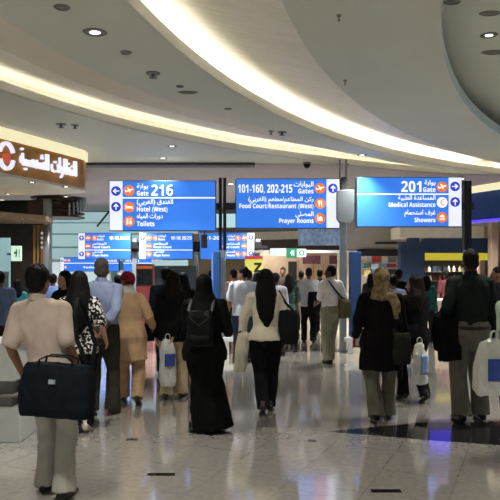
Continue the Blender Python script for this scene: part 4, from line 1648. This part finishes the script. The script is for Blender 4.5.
# 14 woman in black, turned left
p14 = person('dark-haired woman in black with high heels, hand raised to her face', (2.06, 8.15), R(18), 1.59, 'f', 'light', w=1.06, lf=(-.08, .16, .105), rf=(.09, -.12, .125), lfp=R(-14), rfp=R(-25), lh=(-.12, .20, 1.40), rh=(-.03, -.22, .90), rel=(1, -.7, 0), lel=(-.8, .1, -1), head=(R(40), 0),
             top=(MAT('jacket_black', '#0e0d0f'), 'long', .80, .03, .02), bottom=('trousers', MAT('trousers_black', '#141416'), .014, .085), hair=('shoulder', HAIRD), seed=14)
# 15 tall man in dark shirt
p15 = person('tall man in dark shirt and grey trousers with a black jacket over his arm', (2.42, 7.15), R(2), 1.88, 'm', 'dark', w=.99, lf=(-.10, -.02, .085), rf=(.13, .05, .085), lh=(-.25, .14, 1.06), rh=(.29, .06, .86),
             top=(MAT('shirt_dark_green', '#1c2422'), 'long', .98, .024, .0, True), bottom=('trousers', MAT('trousers_grey', '#716c64'), .024, .10), hair=('crop', HAIRB), seed=15,
             wear=(('belt', mat('belt_black', '#120f0e', .4), lambda b, pt, hd, J, HR: b.loft([pt(0, 0, .945), pt(0, 0, .985)], [(.212, .166), (.212, .166)], nu=26, round_ends=False)),))
# 16 person at the right edge with pale sleeve
p16 = person('person in pale green sleeves at the right edge holding a white plastic bag', (2.56, 6.15), R(0), 1.62, 'm', 'tan', near=True, w=1.05, lh=(-.24, .0, 1.02), top=(MAT('shirt_pale_green', '#b4c4b8'), 'long', .86, .026, .01), bottom=('trousers', MAT('trousers_charcoal', '#2b2c30'), .016), hair=('short', HAIRB), seed=16)
# people further off
far = [
    ('man in grey-blue shirt at the far left edge', at(0, 10.2), 10.2, 1.62, R(15), 'm', 'brown', '#66779a', 'short', HAIRB, '#1c1c20'),
    ('person in teal top behind the nearest man', at(18, 12.2), 12.2, 1.46, R(5), 'f', 'brown', '#3f8f96', 'shoulder', HAIRB, '#22303a'),
    ('dark-haired man in light blue shirt behind the striped-shirt group', at(53, 12.5), 12.5, 1.56, R(10), 'm', 'brown', '#7f9cdc', 'short', HAIRB, '#26272c'),
    ('black-haired woman facing this way, looking over her shoulder', at(64, 8.6), 8.6, 1.64, R(150), 'f', 'light', '#101013', 'shoulder', HAIRB, '#141416'),
    ('dark-haired woman partly hidden behind the striped shirt', at(78, 9.6), 9.6, 1.60, R(0), 'f', 'tan', '#141316', 'shoulder', HAIRB, '#141416'),
    ('person in dark red top beside the red turban', at(118, 11.5), 11.5, 1.55, R(20), 'f', 'brown', '#7c1f2c', 'short', HAIRB, '#26272c'),
    ('dark-clothed person behind the woman in cream trousers', at(183, 10.6), 10.6, 1.60, R(0), 'f', 'tan', '#15161a', 'long', HAIRB, '#15151a'),
    ('person in pale top seen past the abaya and the totem', at(213, 13.9), 13.9, 1.62, R(-50), 'f', 'tan', '#b9a79a', 'short', HAIRB, '#2a2a30'),
    ('dark-haired person behind the white T-shirt and jeans', at(233, 14.6), 14.6, 1.64, R(40), 'm', 'tan', '#a88a80', 'short', HAIRB, '#2a2a30'),
    ('dark-haired person just right of the white T-shirt', at(249, 15.5), 15.5, 1.62, R(0), 'm', 'brown', '#3c4450', 'short', HAIRB, '#2a2a30'),
    ('dark-haired person below the yellow sign', at(257, 16.8), 16.8, 1.58, R(-15), 'f', 'tan', '#4a3c40', 'shoulder', HAIRB, '#2a2a30'),
    ('person in lilac shirt behind the cream sweater', at(276, 12.4), 12.4, 1.58, R(-20), 'm', 'brown', '#b4b0c0', 'short', HAIRB, '#2a2a30'),
    ('short-haired man facing this way beyond the green top', at(283, 17.5), 17.5, 1.70, R(170), 'm', 'brown', '#4c4640', 'crop', HAIRB, '#2a2a30'),
    ('dark figure beside the pale posters', at(301, 17.2), 17.2, 1.60, R(0), 'm', 'brown', '#23242a', 'short', HAIRB, '#1c1c20'),
    ('dark figure between the two white shirts', at(320, 16.6), 16.6, 1.64, R(-20), 'm', 'brown', '#26242a', 'short', HAIRB, '#1c1c20'),
    ('person in light blue top between the headscarf and the woman in black', at(393, 11.0), 11.0, 1.56, R(0), 'm', 'brown', '#aebdf0', 'short', HAIRB, '#2a2a30'),
    ('dark-haired person behind the light blue top', at(399, 13.6), 13.6, 1.64, R(-20), 'm', 'brown', '#15161a', 'short', HAIRB, '#2a2a30'),
    ('person in teal top by the navy shop', at(427, 14.6), 14.6, 1.52, R(-30), 'f', 'tan', '#27605e', 'shoulder', HAIRB, '#2a2a30'),
    ('shopper in dark clothes at the navy shop shelves', at(446, 17.3), 17.3, 1.60, R(15), 'm', 'brown', '#5a3034', 'short', HAIRB, '#1c1c20'),
    ('man at the right edge facing left behind the dark shirt', at(497, 10.4), 10.4, 1.70, R(80), 'm', 'brown', '#1e1e22', 'crop', HAIRD, '#2a2a30'),
    ('dark figure near the gift shop behind the tan headscarf', at(371, 15.5), 15.5, 1.56, R(0), 'f', 'tan', '#3a3438', 'shoulder', HAIRB, '#2a2a30'),
]
for i, (lab, x, y, H, rz, sx, sk, col, hr, hm, tc) in enumerate(far):
    person(lab, (x, y), rz, H, sx, sk, near=False, lf=(-.1, .06 * (-1) ** i, .085), rf=(.1, -.06 * (-1) ** i, .085), top=(MAT('far_top_%d' % i, col), 'short' if i % 3 == 0 else 'long', .86, .026, .012), bottom=('trousers', MAT('far_trousers_' + tc[1:], tc), .016),
           hair=(hr, hm) if hr else None, head=(0, 0), seed=20 + i)

# ------------------------------------------------------------------ bags and carried things
BAGB = MAT('bag_black', '#17191d')
BAGN = MAT('bag_navy_black', '#0f161c')


def band(b, pts, w, th, nrm=None):
    """flat strap through world points"""
    b.loft(pts, [(w / 2, th / 2)] * len(pts), nu=8, ref=nrm or (1, 0, 0), round_ends=False)


def soft_bag(name, label, cat, c, size, rz, m, squash=.86, seed=0.0):
    """soft box with rounded swelling sides; returns the Empty (origin at bag centre)"""
    t = thing(name, label, cat, c, rz)
    w, d, h = size
    b = MB()
    b.loft([(0, 0, -h / 2), (0, 0, -h * .3), (0, 0, 0.05 * h), (0, 0, h * .35), (0, 0, h / 2)], [(w / 2 * squash, d / 2 * .8), (w / 2, d / 2), (w / 2, d / 2), (w / 2 * .96, d / 2 * .8), (w / 2 * .86, d / 2 * .45)], nu=28, round_ends=False)
    for v in b.v:                                   # squarer corners than an ellipse
        ex, ey = v.x / (w / 2), v.y / (d / 2)
        r = math.hypot(ex, ey)
        if r > 1e-6:
            k = (abs(ex) ** 4 + abs(ey) ** 4) ** .25
            q = r / k if k > 0 else 1
            v.x *= 1 + (q - 1) * .8
            v.y *= 1 + (q - 1) * .8
    b.skin('bag_body', m, t, .009, 3, fold=.009, fscale=(12, 12, 9), seed=seed)
    return t


# black holdall of the nearest man, hung from his right shoulder
c = Lp(p1, .165, -.31, .90)
bag = soft_bag('holdall', 'large black holdall hanging from the shoulder of the man in the pink checked shirt', 'bag', (c.x, c.y, c.z - .03), (.53, .22, .36), R(-6), BAGN, 1.0, 1.0)
for s in (-1, 1):
    b = MB()
    band(b, [(-.12, s * .05, .15), (-.115, s * .06, .21), (-.07, s * .04, .235), (.07, s * .04, .235), (.115, s * .06, .21), (.12, s * .05, .15)], .026, .012, (0, 1, 0))
    b.build('handle', BAGB, bag, smooth=True)
b = MB()
b.loft([(-.24, -.02, .135), (0, -.03, .165), (.24, -.02, .135)], [.006, .006, .006], nu=8)
b.build('zip', BAGB, bag)
b = MB()
b.box(-.02, .025, -.119, -.10, .06, .088)
b.build('badge', SILVER, bag)
inv = lambda p, o: Matrix.Rotation(-o.rotation_euler.z, 3, 'Z') @ (Vector(p) - Vector(o.location))
b = MB()
band(b, [(.22, .02, .13), inv(Lp(p1, .235, -.17, 1.22), bag), inv(Lp(p1, .19, -.125, 1.40), bag), inv(Lp(p1, .165, -.02, 1.515), bag), inv(Lp(p1, .18, .11, 1.42), bag), inv(Lp(p1, .26, .17, 1.15), bag), inv(Lp(p1, .33, -.10, .98), bag)], .032, .008)
b.build('shoulder_strap', BAGB, bag, smooth=True)
bag.rotation_euler.y = R(3)

# backpack on the abaya
c = Lp(p7, -.02, -.205, 1.17)
bag = soft_bag('backpack', 'black backpack on the back of the woman in the abaya', 'bag', c, (.27, .13, .36), p7.rotation_euler.z, MAT('backpack_black', '#121214', rough=.5), .9, 2.0)
b = MB()
b.loft([(-.09, -.06, -.10), (0, -.075, -.11), (.09, -.06, -.10)], [(.04, .02)] * 3, nu=12, ref=(0, 0, 1))
b.build('pocket', BAGB, bag, smooth=True)
GREYSTRAP = mat('strap_dark_grey', '#2c2c30', .5)
for s in (-1, 1):
    b = MB()
    band(b, [(s * .09, -.02, .13), inv(Lp(p7, -.02 + s * .13, -.175, 1.37), bag), inv(Lp(p7, -.01 + s * .125, -.10, 1.48), bag), inv(Lp(p7, -.01 + s * .13, .03, 1.47), bag)], .035, .012)
    b.build('shoulder_strap', GREYSTRAP, bag, smooth=True)
b = MB()
band(b, [(-.10, -.068, .12), (.0, -.072, .03), (.10, -.068, .12)], .012, .006)
b.build('cord', GREYSTRAP, bag)


def carrier(label, top, w, h, d, m, logo=None, rz=0.0, seed=0.0, name='plastic_bag'):
    """plastic carrier bag hanging from a hand at `top`"""
    t = thing(name, label, 'bag', (top[0], top[1], top[2]), rz)
    b = MB()
    b.loft([(0, 0, -h), (0, 0, -h * .9), (0, 0, -h * .55), (0, 0, -h * .28), (0, 0, -h * .10), (0, 0, -.02)], [(w * .44, d * .38), (w * .5, d * .5), (w * .48, d * .48), (w * .43, d * .40), (w * .30, d * .28), (.035, .028)], nu=22, round_ends=False)
    b.skin('bag_body', m, t, .009, 2, fold=.016, fscale=(13, 13, 7), seed=seed)
    b = MB()
    pts = [(.030 * math.cos(a), 0, .0 + .045 * math.sin(a)) for a in [R(-60 + 30 * i) for i in range(11)]]
    b.loft(pts, [(.020, .006)] * len(pts), nu=8, ref=(0, 1, 0))
    b.build('handle', m, t, smooth=True)
    if logo:
        b = MB()
        x0, x1, z0, z1 = logo[1]
        n, q = 8, []
        for i in range(n + 1):
            for j in range(n + 1):
                x, z = x0 + (x1 - x0) * i / n, z0 + (z1 - z0) * j / n
                q.append((x, -d * .5 * math.sqrt(max(.05, 1 - (x / (w * .52)) ** 2)) - .012, z))
        b.add(q, [(i * (n + 1) + j, (i + 1) * (n + 1) + j, (i + 1) * (n + 1) + j + 1, i * (n + 1) + j + 1) for i in range(n) for j in range(n)])
        o = b.build('printed_patch', logo[0], t, smooth=True)
        sw = o.modifiers.new('s', 'SOLIDIFY')
        sw.thickness = .004
    return t


PLASTIC = mat('plastic_white', '#d9d8d2', .35, var=.04, spec=.5)
PBLUE = mat('print_blue', '#2c4a9c', .4, var=.2, scale=12)
h = Lp(p6, -.04, -.21, .84)
carrier('white plastic bag with a blue print carried by the woman in cream trousers', (h.x, h.y - .02, h.z + .03), .22, .62, .14, PLASTIC, (PBLUE, (-.02, .10, -.36, -.20)), R(-4), 3)
h = Lp(p14, -.07, -.23, .84)
carrier('white plastic bag with a pale blue print held by the dark-haired woman in black', (h.x, h.y - .02, h.z + .03), .20, .52, .14, PLASTIC, (mat('print_pale_blue', '#7f9fd0', .4), (0.0, .09, -.40, -.16)), R(0), 4)
h = Lp(p16, -.26, .18, .82)
carrier('large white plastic bag with a blue logo at the right edge', (at(494, 5.95), 5.95, 1.06), .40, .54, .20, PLASTIC, (mat('print_deep_blue', '#24449c', .4, var=.15, scale=14), (-.10, .16, -.40, -.20)), R(4), 5)
# dark small bag of man 5
c = Lp(p5, -.30, .05, .70)
bag = soft_bag('hand_bag', 'small dark bag in the hand of the man in the dark jacket', 'bag', c, (.20, .12, .26), 0, BAGB, .9, 6)
b = MB()
band(b, [(-.05, 0, .12), (-.03, 0, .20), (.03, 0, .20), (.05, 0, .12)], .02, .01)
b.build('handle', BAGB, bag)
# shoulder bag and coat of the woman in the cream sweater
c = Lp(p9, .275, -.03, 1.06)
bag = soft_bag('shoulder_bag', 'black shoulder bag of the woman in the cream sweater', 'bag', c, (.24, .15, .40), R(10), MAT('bag_dark_green', '#161c1c', rough=.45), .95, 7)
for y in (-.03, .03):
    b = MB()
    band(b, [(.06, y, .18), inv(Lp(p9, .24, -.10, 1.36), bag) + Vector((0, y, 0)), inv(Lp(p9, .165, -.03 + y * .5, 1.505), bag), inv(Lp(p9, .19, .10, 1.36), bag) + Vector((0, y, 0)), (-.06, y + .03, .18)], .022, .008)
    b.build('shoulder_strap', BAGB, bag, smooth=True)


def draped(name, label, cat, top, w, h, d, m, rz=0.0, seed=0.0, lop=.0, lining=None):
    """coat or jacket folded over a forearm: two hanging panels joined by a rounded fold"""
    t = thing(name, label, cat, top, rz)
    for nm, s, L_, mm in (('outer_fold', -1, h, m), ('inner_fold', 1, h * .82, lining or m)):
        b = MB()
        b.loft([(0, 0, .0), (lop * .2, s * d * .32, -.05), (lop * .6, s * d * .45, -L_ * .5), (lop, s * d * .4, -L_)], [(w * .42, .03), (w * .47, .035), (w * .5, .035), (w * .44, .022)], nu=20, round_ends=True)
        b.skin(nm, mm, t, .009, 3, fold=.014, fscale=(16, 10, 4), seed=seed + s)
    return t


c = Lp(p9, -.29, .05, .93)
draped('coat', 'cream coat draped over the forearm of the woman in the cream sweater', 'coat', (c.x + .02, c.y - .03, c.z + .05), .16, .44, .13, MAT('coat_cream', '#cfc6b0'), R(8), 8, -.06, MAT('coat_lining_brown', '#5a4632'))
c = Lp(p15, -.24, .02, 1.09)
draped('jacket', 'black jacket draped over the forearm of the tall man in the dark shirt', 'jacket', (c.x - .02, c.y - .05, c.z + .02), .30, .50, .16, MAT('jacket_drape', '#0f1012'), R(4), 9, .02)
# olive bag slung on man 12
c = Lp(p12, .21, -.14, .98)
bag = soft_bag('messenger_bag', 'olive messenger bag slung on the man in the white shirt', 'bag', c, (.26, .15, .34), R(30), MAT('bag_olive', '#5e5a40'), .95, 10)
b = MB()
band(b, [(.03, .0, .15), inv(Lp(p12, .14, -.15, 1.18), bag), inv(Lp(p12, .0, -.15, 1.33), bag), inv(Lp(p12, -.10, -.10, 1.48), bag), inv(Lp(p12, -.12, .02, 1.485), bag), inv(Lp(p12, -.03, .145, 1.33), bag), inv(Lp(p12, .12, .15, 1.12), bag), (.06, .10, .13)], .036, .008)
b.build('shoulder_strap', BAGB, bag, smooth=True)
# dark backpack in the hand of man 11
c = Lp(p11, .12, -.24, .98)
bag = soft_bag('backpack', 'dark backpack carried low by the man in the printed white T-shirt', 'bag', c, (.32, .18, .44), R(0), BAGB, .9, 11)
b = MB()
band(b, [(.06, 0, .2), (.10, .0, .36), (.14, .10, .44)], .03, .01)
b.build('shoulder_strap', mat('strap_maroon', '#4a2024', .6), bag)
# olive shoulder bag of the woman with the headscarf
c = Lp(p13, .20, -.19, .86)
bag = soft_bag('shoulder_bag', 'dark olive shoulder bag against the long black coat', 'bag', c, (.20, .12, .34), R(-4), MAT('bag_dark_olive', '#25271e', rough=.5), .9, 12)
b = MB()
band(b, [(.02, 0, .15), inv(Lp(p13, .19, -.165, 1.20), bag), inv(Lp(p13, .16, -.12, 1.42), bag), inv(Lp(p13, .15, -.01, 1.49), bag)], .03, .01)
b.build('shoulder_strap', BAGB, bag, smooth=True)
# red papers in her hand
c = Lp(p13, -.24, .20, .93)
t = thing('document_folder', 'red and white papers in the hand of the woman with the tan headscarf', 'papers', c, R(20))
b = MB()
b.obox((0, 0, 0), (.06, .012, .10))
b.build('cover', mat('papers_red', '#a83c34', .5), t)
b = MB()
b.obox((.012, -.014, .02), (.05, .002, .10))
b.build('white_sheet', WHITEP, t)
